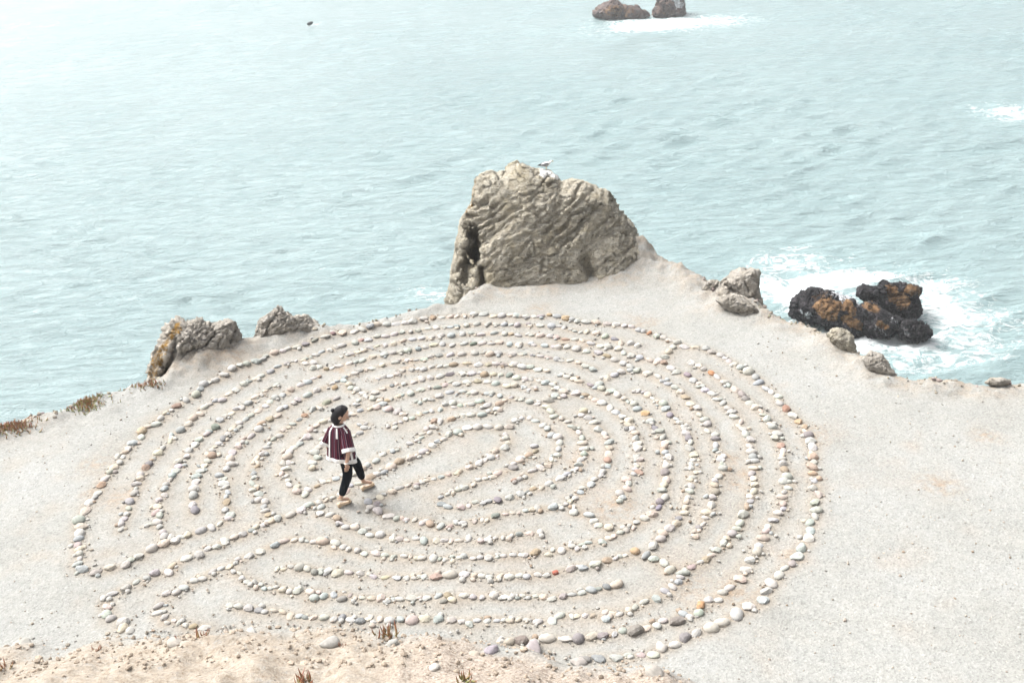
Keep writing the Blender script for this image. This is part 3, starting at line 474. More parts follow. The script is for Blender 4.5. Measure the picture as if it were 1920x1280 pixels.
    for line, wd, am in lichen:
        dd, _ = seg_dist(pp, np.array(line, float)); li = np.maximum(li, am * sstep(1.25, .5, dd / wd + nz * .7))
    for line, wd, am in guano:
        dd, _ = seg_dist(pp, np.array(line, float)); gu = np.maximum(gu, am * sstep(1.25, .5, dd / wd + nz * .8))
    return mesh_np(name, P, F, True, dict(lichen=li, guano=gu))
def rock(name, outline, anchor, mat, front, back, label, group=None, **kw):
    o = link(name, rock_mesh(name, outline, anchor, front, back, **kw), mat, label=label, category='rock')
    if group: o['group'] = group
    return o

rock('headland_crag', [(832, 600), (836, 555), (838, 530), (843, 500), (846, 455), (853, 435), (858, 415), (868, 400), (880, 380), (884, 365), (890, 340), (888, 330), (900, 322), (920, 318), (928, 325), (945, 318), (962, 306), (975, 304), (990, 310),
     (1005, 316), (1020, 318), (1035, 321), (1045, 330), (1050, 342), (1062, 345), (1075, 338), (1095, 337), (1115, 343), (1135, 352), (1152, 360), (1157, 372), (1160, 385), (1175, 397), (1188, 412), (1190, 430), (1200, 450), (1212, 470), (1222, 487), (1205, 540), (1150, 580), (1050, 610), (950, 620), (870, 620)],
     at(1000, 505), M_rock, 1.15, 1.5, 'huge craggy tan rock standing on the cliff edge behind the labyrinth, gull on top', sub=7, amp=.16, freq=1.4, facets=260, cutcap=.028, strata=1.15, crease=.075, grain=(R(38), 3.2), seed=3, centre=(1010, 470), box=.6,
     carve=[([(886, 440), (893, 456), (889, 486)], 11, .8), ([(903, 505), (905, 555)], 8, .45), ([(880, 470), (872, 520)], 12, .35), ([(1095, 490), (1110, 515)], 12, .3), ([(1150, 372), (1168, 398), (1182, 415)], 9, .25)],
     lichen=[([(886, 345), (882, 385), (878, 395)], 9, .5), ([(985, 390), (990, 386)], 4, .5)], guano=[([(1020, 322), (1045, 332)], 9, .9), ([(995, 318), (1012, 320)], 5, .5)])
rock('cliff_outcrop', [(283, 712), (284, 690), (288, 668), (298, 652), (306, 640), (315, 622), (325, 610), (340, 605), (350, 610), (362, 603), (378, 602), (392, 608), (402, 615), (415, 603), (428, 604), (440, 606), (448, 618), (452, 640), (440, 665), (400, 695), (350, 720), (300, 735)],
     at(360, 672), M_pale, .75, .9, 'pale fractured outcrop with orange lichen down its seaward face at the cliff edge', sub=6, amp=.19, freq=2.3, seed=8, box=.6,
     carve=[([(345, 665), (368, 655)], 6, .22), ([(330, 640), (318, 690)], 5, .2), ([(400, 625), (385, 650), (360, 660)], 4, .15), ([(310, 690), (308, 705)], 6, .25), ([(445, 615), (430, 640)], 4, .15)],
     lichen=[([(335, 612), (315, 640), (300, 665), (290, 690), (287, 705)], 13, .6)])
rock('cliff_outcrop', [(472, 640), (478, 620), (484, 608), (496, 596), (508, 586), (518, 575), (526, 572), (534, 578), (541, 590), (552, 594), (562, 592), (574, 598), (588, 608), (600, 618), (590, 640), (540, 655), (490, 655)],
     at(532, 622), M_pale, .55, .7, 'pale pointed outcrop on the cliff edge between lichened outcrop and tall crag', sub=6, amp=.15, freq=2.5, seed=14, box=.65,
     carve=[([(480, 640), (483, 625)], 4, .12), ([(520, 590), (500, 615)], 4, .1)])
rock('cliff_outcrop', [(1346, 545), (1350, 525), (1362, 516), (1375, 508), (1388, 505), (1400, 505), (1412, 502), (1421, 508), (1425, 525), (1424, 540), (1428, 556), (1432, 575), (1415, 590), (1380, 590), (1350, 570)],
     at(1390, 556), M_pale, .5, .6, 'tan pyramid-shaped outcrop on the cliff edge facing the surf-washed rocks', sub=6, amp=.13, freq=2.7, seed=19, box=.65,
     carve=[([(1362, 535), (1378, 545)], 4, .12), ([(1392, 520), (1404, 545)], 3, .08)])
EDGE_ROCKS = [
    ([(1318, 535), (1330, 522), (1345, 522), (1352, 540), (1340, 552), (1322, 548)], 'small rock wedged against the pyramid-shaped outcrop, on its side nearer the crag', .25),
    ([(1340, 556), (1358, 545), (1390, 553), (1420, 570), (1438, 585), (1400, 592), (1360, 574)], 'low split slab of rock at the foot of the pyramid-shaped outcrop', .3),
    ([(1548, 618), (1560, 606), (1580, 610), (1600, 622), (1606, 640), (1604, 655), (1575, 650), (1555, 636)], 'weathered brown rock on the rim just below the surf-washed rocks', .35),
    ([(1618, 664), (1632, 652), (1652, 660), (1668, 676), (1680, 694), (1655, 700), (1630, 686)], 'low crumbling rock on the rim where the cliff edge dips toward the water', .3),
    ([(1848, 712), (1856, 703), (1880, 703), (1893, 709), (1880, 718), (1858, 718)], 'small flat stone block on the cliff rim near the picture edge', .22),
]
for i, (ol, lb, dp) in enumerate(EDGE_ROCKS):
    ol = np.array(ol, float); ol[:, 1] += 9 if i in (2, 3) else 5; c = ol.mean(0); g = at(c[0], ol[:, 1].max() * .6 + c[1] * .4)
    rock('rim_rock', ol, g, M_rock if i == 2 else M_pale, dp, dp, lb, 'rocks along the cliff rim', sub=6, amp=.10, freq=4.2, seed=40 + [0, 1, 4, 5, 7][i] * 7, box=.75, crease=.03)
SEA_ROCKS = [([(1483, 590), (1490, 568), (1499, 554), (1525, 544), (1550, 543), (1575, 550), (1602, 562), (1615, 580), (1600, 605), (1560, 612), (1530, 606), (1505, 604)], (1545, 590), 'black surf-washed rock with little weed, nearest the cliff of the cluster', 1.6,
              [([(1540, 556), (1560, 565)], 22, .35)], [([(1570, 555), (1605, 570)], 16, .75), ([(1500, 585), (1515, 590)], 9, .6)]),
             ([(1526, 575), (1532, 560), (1548, 556), (1566, 562), (1580, 568), (1597, 568), (1606, 580), (1620, 592), (1626, 605), (1618, 630), (1608, 645), (1575, 628), (1545, 616), (1528, 600)], (1575, 608), 'black sea rock capped with broad orange weed, foremost of the surf-washed cluster', 1.5,
              [([(1536, 570), (1550, 565), (1560, 575)], 16, 1.0), ([(1550, 590), (1562, 595)], 10, .95), ([(1585, 572), (1598, 580)], 12, .95), ([(1585, 598), (1615, 612)], 10, .95), ([(1540, 585), (1545, 592)], 8, .9)], []),
             ([(1610, 542), (1625, 538), (1645, 540), (1665, 535), (1690, 533), (1720, 540), (1722, 548), (1716, 556), (1724, 570), (1727, 582), (1720, 596), (1695, 600), (1668, 592), (1645, 578), (1625, 560), (1612, 552)], (1680, 580), 'tall black sea rock with orange upper faces, farthest of the surf-washed cluster', 1.5,
              [([(1670, 545), (1680, 560)], 14, .95), ([(1705, 542), (1716, 546)], 11, .95), ([(1690, 555), (1700, 565)], 10, .75), ([(1675, 575), (1700, 578)], 8, .45)], []),
             ([(1598, 590), (1612, 572), (1632, 566), (1650, 575), (1672, 588), (1690, 602), (1680, 622), (1655, 636), (1625, 640), (1605, 622)], (1645, 610), 'low wet black rock with foam runnels in the middle of the surf-washed cluster', 1.4,
              [([(1628, 572), (1640, 580)], 10, .9), ([(1650, 608), (1660, 614)], 9, .7)], [([(1640, 612), (1662, 630)], 6, .6), ([(1672, 600), (1690, 615)], 7, .6)]),
             ([(1690, 625), (1696, 606), (1708, 600), (1728, 605), (1738, 612), (1746, 628), (1730, 636), (1700, 636)], (1718, 622), 'smallest black rock awash in foam beside the surf-washed cluster', .9, [], [([(1692, 612), (1700, 626)], 6, .6)]),
             ([(1115, 28), (1122, 14), (1134, 6), (1146, 4), (1158, 7), (1172, 10), (1188, 18), (1202, 24), (1214, 30), (1195, 38), (1160, 38), (1130, 34)], (1165, 28), 'far low reddish-brown sea rock, sloping, beside the tall square sea stack', 3.5, [([(1140, 22), (1180, 24)], 14, .55)], [([(1140, 8), (1160, 10)], 4, .35)]),
             ([(1226, 30), (1230, 18), (1236, 10), (1238, -6), (1246, -26), (1262, -32), (1276, -22), (1280, -4), (1284, 14), (1286, 28), (1270, 36), (1240, 34)], (1257, 25), 'far dark blocky sea stack streaked white, cut by the top of the picture', 3.5, [([(1240, 26), (1262, 28)], 8, .45)], [([(1262, -10), (1274, 12)], 9, .8)]),
             ([(574, 47), (577, 43), (582, 40), (587, 41), (587, 45), (580, 49)], (580, 45), 'tiny dark rock tip awash alone on the open sea', .4, [], [])]
for i, (ol, an, lb, dp, li, gu) in enumerate(SEA_ROCKS):
    far = i in (5, 6)
    rock('sea_rock', ol, at(an[0], an[1], SEA_Z + (.5 if not far else .3)), M_farrock if far else M_searock, dp * .75, dp * .75, lb, 'rocks standing in the sea', sub=6 if i != 7 else 3, amp=(.34 if not far else .7) if i != 7 else .05, freq=.95 if not far else .4, seed=90 + i * 11, box=.7, lichen=li, guano=gu, crease=.12, cutcap=.085, facets=200, strata=1.5)

# ------------------------------------------------------------------ labyrinth stones
STONE_COLOURS = [('pale grey', (.46, .455, .435), 38), ('off-white', (.53, .52, .495), 18), ('blue-grey', (.40, .425, .43), 11), ('cream', (.56, .505, .43), 11), ('pink-beige', (.50, .44, .39), 8),
                 ('mauve', (.34, .31, .295), 1.5), ('brown', (.37, .295, .23), 3.5), ('dark grey', (.26, .26, .26), 3), ('green-grey', (.42, .445, .415), 5), ('orange', (.48, .33, .22), .25)]
CN = [c[0] for c in STONE_COLOURS]; CW = np.array([c[2] for c in STONE_COLOURS], float); CW /= CW.sum()
SPECIAL = [(1041, 1070, 'red', (.52, .12, .06), .13, 'block'), (1334, 699, 'orange', (.60, .25, .08), .20, 'oval'), (1217, 622, 'rust-orange', (.50, .24, .11), .18, 'round'), (1473, 767, 'rust-striped', (.40, .21, .14), .22, 'angular'),
           (1314, 1132, 'orange', (.62, .33, .13), .19, 'angular'), (1191, 1032, 'peach', (.62, .41, .21), .17, 'round'), (266, 808, 'cream', (.60, .47, .30), .30, 'oval'), (332, 761, 'brown', (.38, .25, .19), .22, 'angular'),
           (625, 630, 'maroon-grey', (.30, .18, .19), .18, 'round'), (1062, 596, 'tan', (.56, .40, .22), .26, 'angular'), (1030, 590, 'tan', (.50, .36, .19), .17, 'oval'), (606, 1013, 'pale peach', (.60, .47, .38), .27, 'oval'),
           (150, 1002, 'white', (.62, .61, .58), .28, 'oval'), (155, 1068, 'blue-grey', (.42, .46, .49), .23, 'angular'), (1381, 1151, 'white', (.58, .58, .57), .29, 'oval'), (1332, 1176, 'cream-white', (.66, .62, .54), .24, 'round'),
           (1355, 1165, 'cream', (.62, .58, .51), .26, 'oval'), (1241, 1212, 'cream-white', (.64, .60, .55), .25, 'oval'), (1267, 1208, 'cream-white', (.64, .62, .58), .19, 'round'), (1285, 1193, 'purple-grey', (.30, .28, .29), .22, 'angular'),
           (1502, 1027, 'green-white', (.46, .53, .50), .24, 'angular'), (1494, 1042, 'green-white', (.48, .52, .49), .26, 'flat'), (1525, 858, 'pinkish tan', (.56, .40, .30), .26, 'angular'), (1523, 878, 'pinkish tan', (.55, .41, .32), .24, 'angular'),
           (1524, 890, 'peach', (.60, .42, .27), .18, 'round'), (1535, 900, 'peach', (.56, .40, .28), .14, 'round'), (1497, 790, 'orange-tan', (.60, .40, .22), .18, 'angular'), (1509, 800, 'orange-tan', (.55, .40, .26), .16, 'angular'),
           (1516, 817, 'mauve-grey', (.32, .28, .29), .22, 'round'), (1013, 998, 'white', (.62, .60, .56), .17, 'oval'), (1157, 1091, 'cream', (.60, .51, .41), .24, 'oval'), (1137, 1096, 'slate-grey', (.24, .26, .27), .17, 'oval'),
           (1107, 1102, 'blue-grey', (.40, .44, .46), .20, 'oval'), (842, 1077, 'cream-grey', (.54, .50, .43), .26, 'oval'), (1028, 1196, 'cream-white', (.62, .57, .50), .27, 'oval'), (1280, 1070, 'green-grey', (.44, .47, .42), .25, 'long'),
           (1257, 1065, 'cream', (.55, .52, .43), .23, 'oval'), (1211, 1039, 'blue-grey', (.38, .41, .42), .25, 'long'), (1225, 1022, 'off-white', (.58, .57, .53), .22, 'angular'), (935, 803, 'cream-white', (.58, .54, .47), .19, 'round'),
           (896, 802, 'white', (.60, .58, .54), .20, 'round'), (917, 771, 'off-white', (.56, .54, .51), .14, 'round'), (979, 1199, 'dark brown', (.26, .21, .185), .23, 'angular'), (1086, 1196, 'purple-grey', (.30, .275, .29), .21, 'round'),
           (1129, 1191, 'purple-grey', (.31, .27, .28), .20, 'angular'), (1190, 1182, 'brown-grey', (.29, .265, .235), .28, 'angular'), (1268, 1162, 'brown-grey', (.30, .265, .24), .26, 'angular'), (230, 1165, 'white', (.60, .58, .55), .26, 'angular'),
           (193, 1118, 'white', (.60, .59, .56), .18, 'round'), (675, 1162, 'slate-grey', (.25, .27, .31), .17, 'angular'), (640, 1120, 'dark', (.33, .32, .30), .18, 'oval'), (628, 725, 'tan', (.52, .37, .20), .17, 'angular'),
           (572, 777, 'rust', (.46, .27, .16), .18, 'angular'), (633, 713, 'off-white', (.56, .54, .50), .16, 'round'), (382, 723, 'grey-white', (.50, .50, .50), .24, 'round'), (405, 715, 'white', (.56, .55, .53), .22, 'oval'),
           (422, 707, 'white', (.58, .57, .55), .25, 'oval'), (437, 698, 'white', (.56, .55, .53), .22, 'round'), (349, 750, 'grey-white', (.50, .50, .49), .23, 'oval'), (301, 783, 'cream-white', (.58, .56, .52), .22, 'oval'),
           (1297, 681, 'white', (.60, .59, .57), .23, 'angular')]
M_stone_k = NM('labyrinth_stone')
def _stone_mat(k):
    v = k.coord(); c0 = k.attr('tint', 'Color')
    a = k.noise(v, 9, 6, .65, .8); f = k.noise(v, 60, 4, .7); sp = k.noise(v, 28, 5, .75)
    c = k.mix(.9, c0, k.ramp(a, [(.25, (.43, .42, .40)), (.5, (.61, .602, .585)), (.75, (.71, .70, .67))]), 'MULTIPLY')
    c = k.mix(k.ramp(sp, [(.56, 0.0), (.7, .45)]), c, (.43, .415, .39))
    c = k.mix(k.ramp(sp, [(.28, .55), (.4, 0.0)]), c, (.16, .13, .10))
    return k.out(c, .8, k.bump(f, .35, .004, k.bump(a, .4, .02)), .12)
M_stone = _stone_mat(M_stone_k)
ORD = lambda n: '%d%s' % (n, 'th' if 10 <= n % 100 <= 20 else {1: 'st', 2: 'nd', 3: 'rd'}.get(n % 10, 'th'))
def stone_shape(a, b, h, style, seed, sub=2):
    D, F = ico(sub); g = np.random.default_rng(seed)
    if style in ('angular', 'block', 'flat'):
        n = 13 if style == 'angular' else 9
        pl = g.normal(size=(n, 3)); pl /= np.linalg.norm(pl, axis=1)[:, None]
        if style == 'block': pl = np.vstack([np.eye(3), -np.eye(3)])
        off = g.uniform(.72, 1.0, len(pl)) if style != 'block' else np.full(6, .72)
        q = D @ pl.T; rr = np.where(q > 1e-3, off / np.maximum(q, 1e-3), 9).min(1); rr = np.minimum(rr, 1.12)
        rr = .85 * rr + .15 * np.minimum(rr, .95)
    else:
        rr = 1 + .10 * fbm(D * 1.1 + g.uniform(-50, 50, 3), 2, 3)
        # pebbles are a little egg-shaped
        rr *= 1 + g.uniform(-.12, .12) * D[:, 0]
    rr = rr * (1 + .12 * fbm(D * 1.9 + g.uniform(-50, 50, 3), 3, 5))
    if g.random() < .5:                                                # a chipped face
        nn = g.normal(size=3); nn[2] = abs(nn[2]); nn /= np.linalg.norm(nn); q = D @ nn; rr = np.minimum(rr, np.where(q > .05, g.uniform(.62, .9) / np.maximum(q, .05), 9))
    V = D * rr[:, None] * np.array([a, b, h])
    V[:, 2] = np.where(V[:, 2] < -.62 * h, -.62 * h + .2 * (V[:, 2] + .62 * h), V[:, 2])
    return V, F
class Stone: pass
def lay_stones():
    out = []; g = np.random.default_rng(21)
    for wname, s in STONE_WALLS:
        pts = np.array([[float(q) for q in t.split(',')] for t in s.split()])
        d = np.hypot(*np.diff(pts, axis=0).T); dense = [pts[0]]
        for i in range(len(d)):
            n = max(1, int(round(d[i] / .165)) if d[i] > .235 else 1)
            for j in range(1, n + 1): dense.append(pts[i] + (pts[i + 1] - pts[i]) * j / n)
        pts = np.array(dense); k = len(pts)
        for i in range(k):
            p = pts[i]; a = pts[max(i - 1, 0)]; b = pts[min(i + 1, k - 1)]
            gp = np.hypot(*(p - a)) if i else np.hypot(*(p - b)); gn = np.hypot(*(b - p)) if i < k - 1 else gp
            st = Stone(); st.wall = wname; st.n = i + 1
            L = .5 * (gp + gn) * g.uniform(.9, 1.2); outer = wname.startswith('outer')
            L = np.clip(L, .08, .22 if outer else .185)
            tan = b - a; st.rot = math.atan2(tan[1], tan[0]) + g.normal(0, .35)
            st.style = g.choice(['round', 'oval', 'long', 'angular', 'flat'], p=[.13, .27, .08, .38, .14])
            asp = dict(round=.86, oval=.68, long=.5, angular=.74, flat=.78)[st.style] * g.uniform(.88, 1.12)
            st.a = L * .50; st.b = max(st.a * asp, .032); st.h = min(st.a, st.b) * dict(round=.74, oval=.66, long=.75, angular=.72, flat=.45)[st.style] * g.uniform(.85, 1.1)
            if st.style != 'long' and g.random() < .28: st.rot += math.pi / 2
            st.p = p + g.normal(0, .012, 2)
            ci = g.choice(len(CN), p=CW); st.cname = CN[ci]; c = np.array(STONE_COLOURS[ci][1])
            st.c = np.clip(c * g.uniform(.88, 1.1) + g.normal(0, .012, 3), .03, .75); st.sp = False
            out.append(st)
            if g.random() < .38:                                      # a smaller stone tucked beside
                s2 = Stone(); s2.wall = wname; s2.n = 0; s2.sp = False; s2.style = g.choice(['round', 'angular', 'oval'])
                s2.a = g.uniform(.022, .05); s2.b = s2.a * g.uniform(.7, 1); s2.h = s2.b * .75; s2.rot = g.uniform(0, 6.28)
                nrm = np.array([-tan[1], tan[0]]) / (np.hypot(*tan) + 1e-9)
                s2.p = p + nrm * (st.b + s2.a * .5) * g.choice([-1, 1]); ci = g.choice(len(CN), p=CW); s2.cname = CN[ci]; s2.c = np.array(STONE_COLOURS[ci][1]); out.append(s2)
    pos = np.array([s.p for s in out])
    taken = set()
    for (px, py, cn, c, L, style) in SPECIAL:
        q = at(px, py)[:2]; dd = np.hypot(*(pos - q).T)
        for i in np.argsort(dd):
            if i not in taken and out[i].n: break
        taken.add(i); st = out[i]; st.sp = True; st.cname = cn; st.c = (np.array(c) * .72 + np.mean(c) * .28) * .9; st.c[2] = min(st.c[2], st.c[1] * 1.03); st.style = style if style != 'round' or st.n % 2 else 'oval'; style = st.style; st.a = L * .42
        st.b = st.a * dict(round=.88, oval=.66, long=.46, angular=.76, flat=.75, block=.8)[style]; st.h = st.b * dict(flat=.5).get(style, .78); st.p = q
    return out
STONES = lay_stones()
pos = np.array([s.p for s in STONES]); hz, hsd, hbk = height(pos, True)
dist = np.linalg.norm(np.c_[pos, hz] - EYEP, axis=1)
for s, z, bk, d in zip(STONES, hz, hbk, dist):
    s.z = z; s.bk = bk; s.size = math.sqrt(s.a * s.b) / d + (1 if s.sp else 0)
STONES = [s for s in STONES if s.bk < .12]
order = sorted(range(len(STONES)), key=lambda i: -STONES[i].size if STONES[i].n else 1)
single = set(order[:300])
FLAT = ('angular', 'flat', 'block'); SM = []
SV, SF, ST, off = [], [], [], 0
seen = {}
for i, s in enumerate(STONES):
    V, F = stone_shape(s.a, s.b, s.h, s.style, 1000 + i)
    if i in single:
        me = mesh_np('stone', V, F, s.style not in FLAT, dict(tint=np.repeat(s.c[None], len(V), 0)))
        shape = {'round': 'round', 'oval': 'oval', 'long': 'long', 'angular': 'angular', 'flat': 'flat', 'block': 'brick-shaped'}[s.style]
        kind = 'brick fragment' if s.style == 'block' else 'stone'
        start = 'clockwise from the entrance' if s.wall == 'outer ring' else 'from one end'
        lb = '%s %s %s, %s along the %s' % (s.cname, shape if kind == 'stone' else '', kind, ORD(s.n), s.wall)
        if s.wall == 'outer ring': lb += ' clockwise from the entrance'
        lb = ' '.join(lb.split())
        o = link('labyrinth_stone', me, M_stone, label=lb, category='stone', group='stones laid out in the labyrinth walls')
        o.location = (s.p[0], s.p[1], s.z + s.h * .22); o.rotation_euler = (random.uniform(-.14, .14), random.uniform(-.14, .14), s.rot)
    else:
        c, sn = math.cos(s.rot), math.sin(s.rot); ty = random.uniform(-.14, .14)
        W = np.c_[V[:, 0] * c - V[:, 1] * sn + s.p[0], V[:, 0] * sn + V[:, 1] * c + s.p[1], V[:, 2] + ty * V[:, 0] + s.z + s.h * .22]
        SV.append(W); SF.append(F + off); ST.append(np.repeat(s.c[None], len(V), 0)); off += len(V); SM.append(np.full(len(F), s.style not in FLAT))
me = mesh_np('smaller_stones', np.vstack(SV), np.vstack(SF), np.concatenate(SM), dict(tint=np.vstack(ST)))
link('smaller_stones', me, M_stone, kind='stuff', label='hundreds of smaller pale stones lined up in the labyrinth walls', category='stones')

# ------------------------------------------------------------------ gravel
def gravel():
    g = np.random.default_rng(5); D, F = ico(1); V = []; FF = []; T = []; o = 0
    walls = pos
    n1, n2, n3 = 6500, 5500, 1700
    a = walls[g.integers(0, len(walls), n1)] + g.normal(0, .085, (n1, 2))
    b = np.c_[g.uniform(-9, 9, n2), g.uniform(9.2, 19, n2)]
    c = np.c_[g.uniform(-6.5, 3.2, n3), np.zeros(n3)]; c[:, 1] = np.interp(c[:, 0], BANK[:, 0], BANK[:, 1]) - g.uniform(-.12, 1.3, n3)
    P = np.vstack([a, b, c]); z, sd, bk = height(P, True); keep = sd < -.1
    r = np.concatenate([g.gamma(3, .0036, n1), g.gamma(2.6, .0032, n2), g.gamma(2.2, .0075, n3)]); r = np.clip(r, .005, .045)
    for p, zz, rr, kk, bb in zip(P, z, r, keep, bk):
        if not kk: continue
        s = rr * g.uniform(.6, 1.2, 3); th = g.uniform(0, 6.28); cs, sn = math.cos(th), math.sin(th)
        q = D * g.uniform(.75, 1.15, (len(D), 1)) * s
        V.append(np.c_[q[:, 0] * cs - q[:, 1] * sn + p[0], q[:, 0] * sn + q[:, 1] * cs + p[1], q[:, 2] * .8 + zz + s[2] * .25]); FF.append(F + o); o += len(D)
        c_ = np.array(STONE_COLOURS[g.choice([0, 1, 3, 4, 3, 6])][1]) * g.uniform(.65, 1.1)
        if bb > .02: c_ = np.array([.44, .37, .30]) * g.uniform(.75, 1.15); q = q * .7
        T.append(np.repeat(c_[None], len(D), 0))
    me = mesh_np('gravel', np.vstack(V), np.vstack(FF), False, dict(tint=np.vstack(T)))
    link('gravel', me, M_stone, kind='stuff', label='loose gravel scattered over the paths and the bank', category='gravel')
gravel()

# ------------------------------------------------------------------ rubble along the broken cliff rim
def rubble():
    g = np.random.default_rng(15); D, F = ico(1); V = []; FF = []; T = []; o = 0
    d = np.hypot(*np.diff(EDGE, axis=0).T); cum = np.concatenate([[0], np.cumsum(d)]); n = 1100
    t = g.uniform(cum[3], cum[-3], n); base = np.c_[np.interp(t, cum, EDGE[:, 0]), np.interp(t, cum, EDGE[:, 1])]
    P = base + g.normal(0, .22, (n, 2)) - np.array([0, .12]); z = height(P)
    clump = vnoise(np.c_[P * .9, np.zeros(n)], 81) > -.25
    for p, zz, ok in zip(P, z, clump):
        if not ok or zz < -.9: continue
        r = min(.010 + g.gamma(1.6, .010), .055); s = r * g.uniform(.6, 1.3, 3); th = g.uniform(0, 6.28); cs, sn = math.cos(th), math.sin(th)
        q = D * g.uniform(.65, 1.2, (len(D), 1)) * s
        V.append(np.c_[q[:, 0] * cs - q[:, 1] * sn + p[0], q[:, 0] * sn + q[:, 1] * cs + p[1], q[:, 2] + zz + s[2] * .2]); FF.append(F + o); o += len(D)
        T.append(np.repeat((np.array([.44, .40, .34]) * g.uniform(.55, 1.1) + g.normal(0, .015, 3))[None], len(D), 0))
    link('rubble', mesh_np('rubble', np.vstack(V), np.vstack(FF), False, dict(tint=np.vstack(T))), M_stone, kind='stuff', label='broken stone rubble along the crumbling cliff rim', category='rubble')
rubble()

# ------------------------------------------------------------------ stones lying on the bank
BANK_STONES = [(620, 1205, .25, 'round', (.42, .41, .39), 'grey-white round stone half sunk in the peach bank beside a sprig'), (470, 1187, .20, 'angular', (.50, .50, .48), 'pale angular stone poking out along the crest of the bank'),
               (330, 1207, .22, 'flat', (.45, .42, .38), 'broad flat pale stone in the bank below the curled wall end'), (40, 1210, .26, 'angular', (.42, .41, .38), 'grey stone at the bank crest nearest the picture corner'),
               (244, 1182, .15, 'oval', (.56, .55, .52), 'small white stone just below the curled end of the entrance wall'), (735, 1207, .18, 'flat', (.44, .44, .42), 'flat pale stone under the red-leaved sprig'),
               (1000, 1222, .36, 'long', (.40, .36, .37), 'long mauve stone sunk in the mulch bank'), (1085, 1242, .22, 'angular', (.44, .41, .39), 'angular grey stone at the mulch edge below the second ring'),
               (815, 1251, .15, 'round', (.56, .54, .51), 'small round white pebble alone on the mulch bank'), (890, 1228, .16, 'oval', (.45, .40, .34), 'beige oval pebble on the mulch bank'),
               (920, 1219, .18, 'angular', (.36, .33, .37), 'purple-grey angular stone on the mulch bank'), (1225, 1262, .26, 'angular', (.42, .40, .37), 'low grey rock at the far tip of the mulch bank')]
for i, (px, py, L, stl, c, lb) in enumerate(BANK_STONES):
    p = at(px, py)
    for _ in range(6):
        z = height(p[None, :2])[0]; p = at(px, py, z)
    a = L * .5; V, F = stone_shape(a, a * (.5 if stl == 'long' else .75), a * .5, stl, 5000 + i, 3)
    me = mesh_np('bank_stone', V, F, True, dict(tint=np.repeat(np.array(c)[None], len(V), 0)))
    o = link('bank_stone', me, M_stone, label=lb, category='stone', group='stones in the foreground bank'); o.location = (p[0], p[1], p[2] + a * .08); o.rotation_euler = (.1, -.1, i * 1.3)

# ------------------------------------------------------------------ ice plants
def leaf_mat():
    k = NM('ice_plant_leaf'); t = k.attr('t'); h = k.attr('hue')
    g = k.ramp(t, [(0, (.16, .20, .06)), (.45, (.20, .20, .07)), (.8, (.27, .11, .06))]); r = k.ramp(t, [(0, (.20, .12, .06)), (.5, (.26, .10, .055)), (1, (.20, .06, .04))])
    return k.out(k.mix(h, g, r), .5)
M_leaf = leaf_mat()
def leaf_mesh(L, w, curl, hue, seg=6):
    V = []; T = []
    for i in range(seg + 1):
        t = i / seg; r = w * (1 - t ** 2.2) * (.8 + .5 * t * (1 - t)) + .0008; c = np.array([0, L * t * math.cos(curl * t * .5), L * t * math.sin(curl * t) * .6])
        for j in range(4):
            a = j * math.pi / 2 + .4; V.append(c + np.array([r * math.cos(a), 0, r * math.sin(a)])); T.append(t)
    F = [(i * 4 + j, i * 4 + (j + 1) % 4, (i + 1) * 4 + (j + 1) % 4, (i + 1) * 4 + j) for i in range(seg) for j in range(4)]
    return np.array(V), np.array(F), np.array(T)
def surf(px, py):
    p = at(px, py)
    for _ in range(8): p = at(px, py, height(p[None, :2])[0])
    return p
def sprig(px, py, n, L, hue, label, seed):
    g = np.random.default_rng(seed); e = empty('ice_plant', surf(px, py), g.uniform(0, 6), label=label, category='plant', group='ice plant sprigs on the bank')
    for i in range(n):
        l = L * g.uniform(.6, 1.15); V, F, T = leaf_mesh(l, l * .085, g.uniform(.2, 1.2), 0)
        o = link('leaf', mesh_np('leaf', V, F, True, dict(t=T, hue=np.full(len(V), np.clip(hue + g.normal(0, .2), 0, 1)))), M_leaf, e)
        o.rotation_euler = (g.uniform(.35, 1.35), 0, 6.283 * i / n + g.normal(0, .3)); o.location = (g.normal(0, L * .35), g.normal(0, L * .3), -.005)
sprig(728, 1194, 20, .17, .7, 'spreading red-tipped ice plant sprig on the crest of the bank, above the flat stone', 1)
sprig(382, 1196, 12, .13, .8, 'red ice plant sprig at the buried end of the long wall', 2)
sprig(575, 1279, 12, .16, .8, 'dark red ice plant shoots at the bottom picture edge', 3)
sprig(566, 1278, 9, .12, .25, 'green ice plant tuft at the bottom picture edge beside red shoots', 4)
sprig(875, 1277, 14, .13, .3, 'low green and red ice plant tuft on the mulch at the bottom edge', 5)
sprig(645, 1211, 6, .07, 1.0, 'tiny rust-red sprig beside the sunken round stone', 6)
sprig(180, 1220, 8, .09, 1.0, 'small rust-red sprig low on the bank below the entrance', 7)
sprig(8, 1252, 10, .12, .9, 'dark reddish sprig at the bottom corner of the bank', 8)
sprig(330, 1206, 4, .09, .9, 'thin red shoots beside the broad flat bank stone', 9)
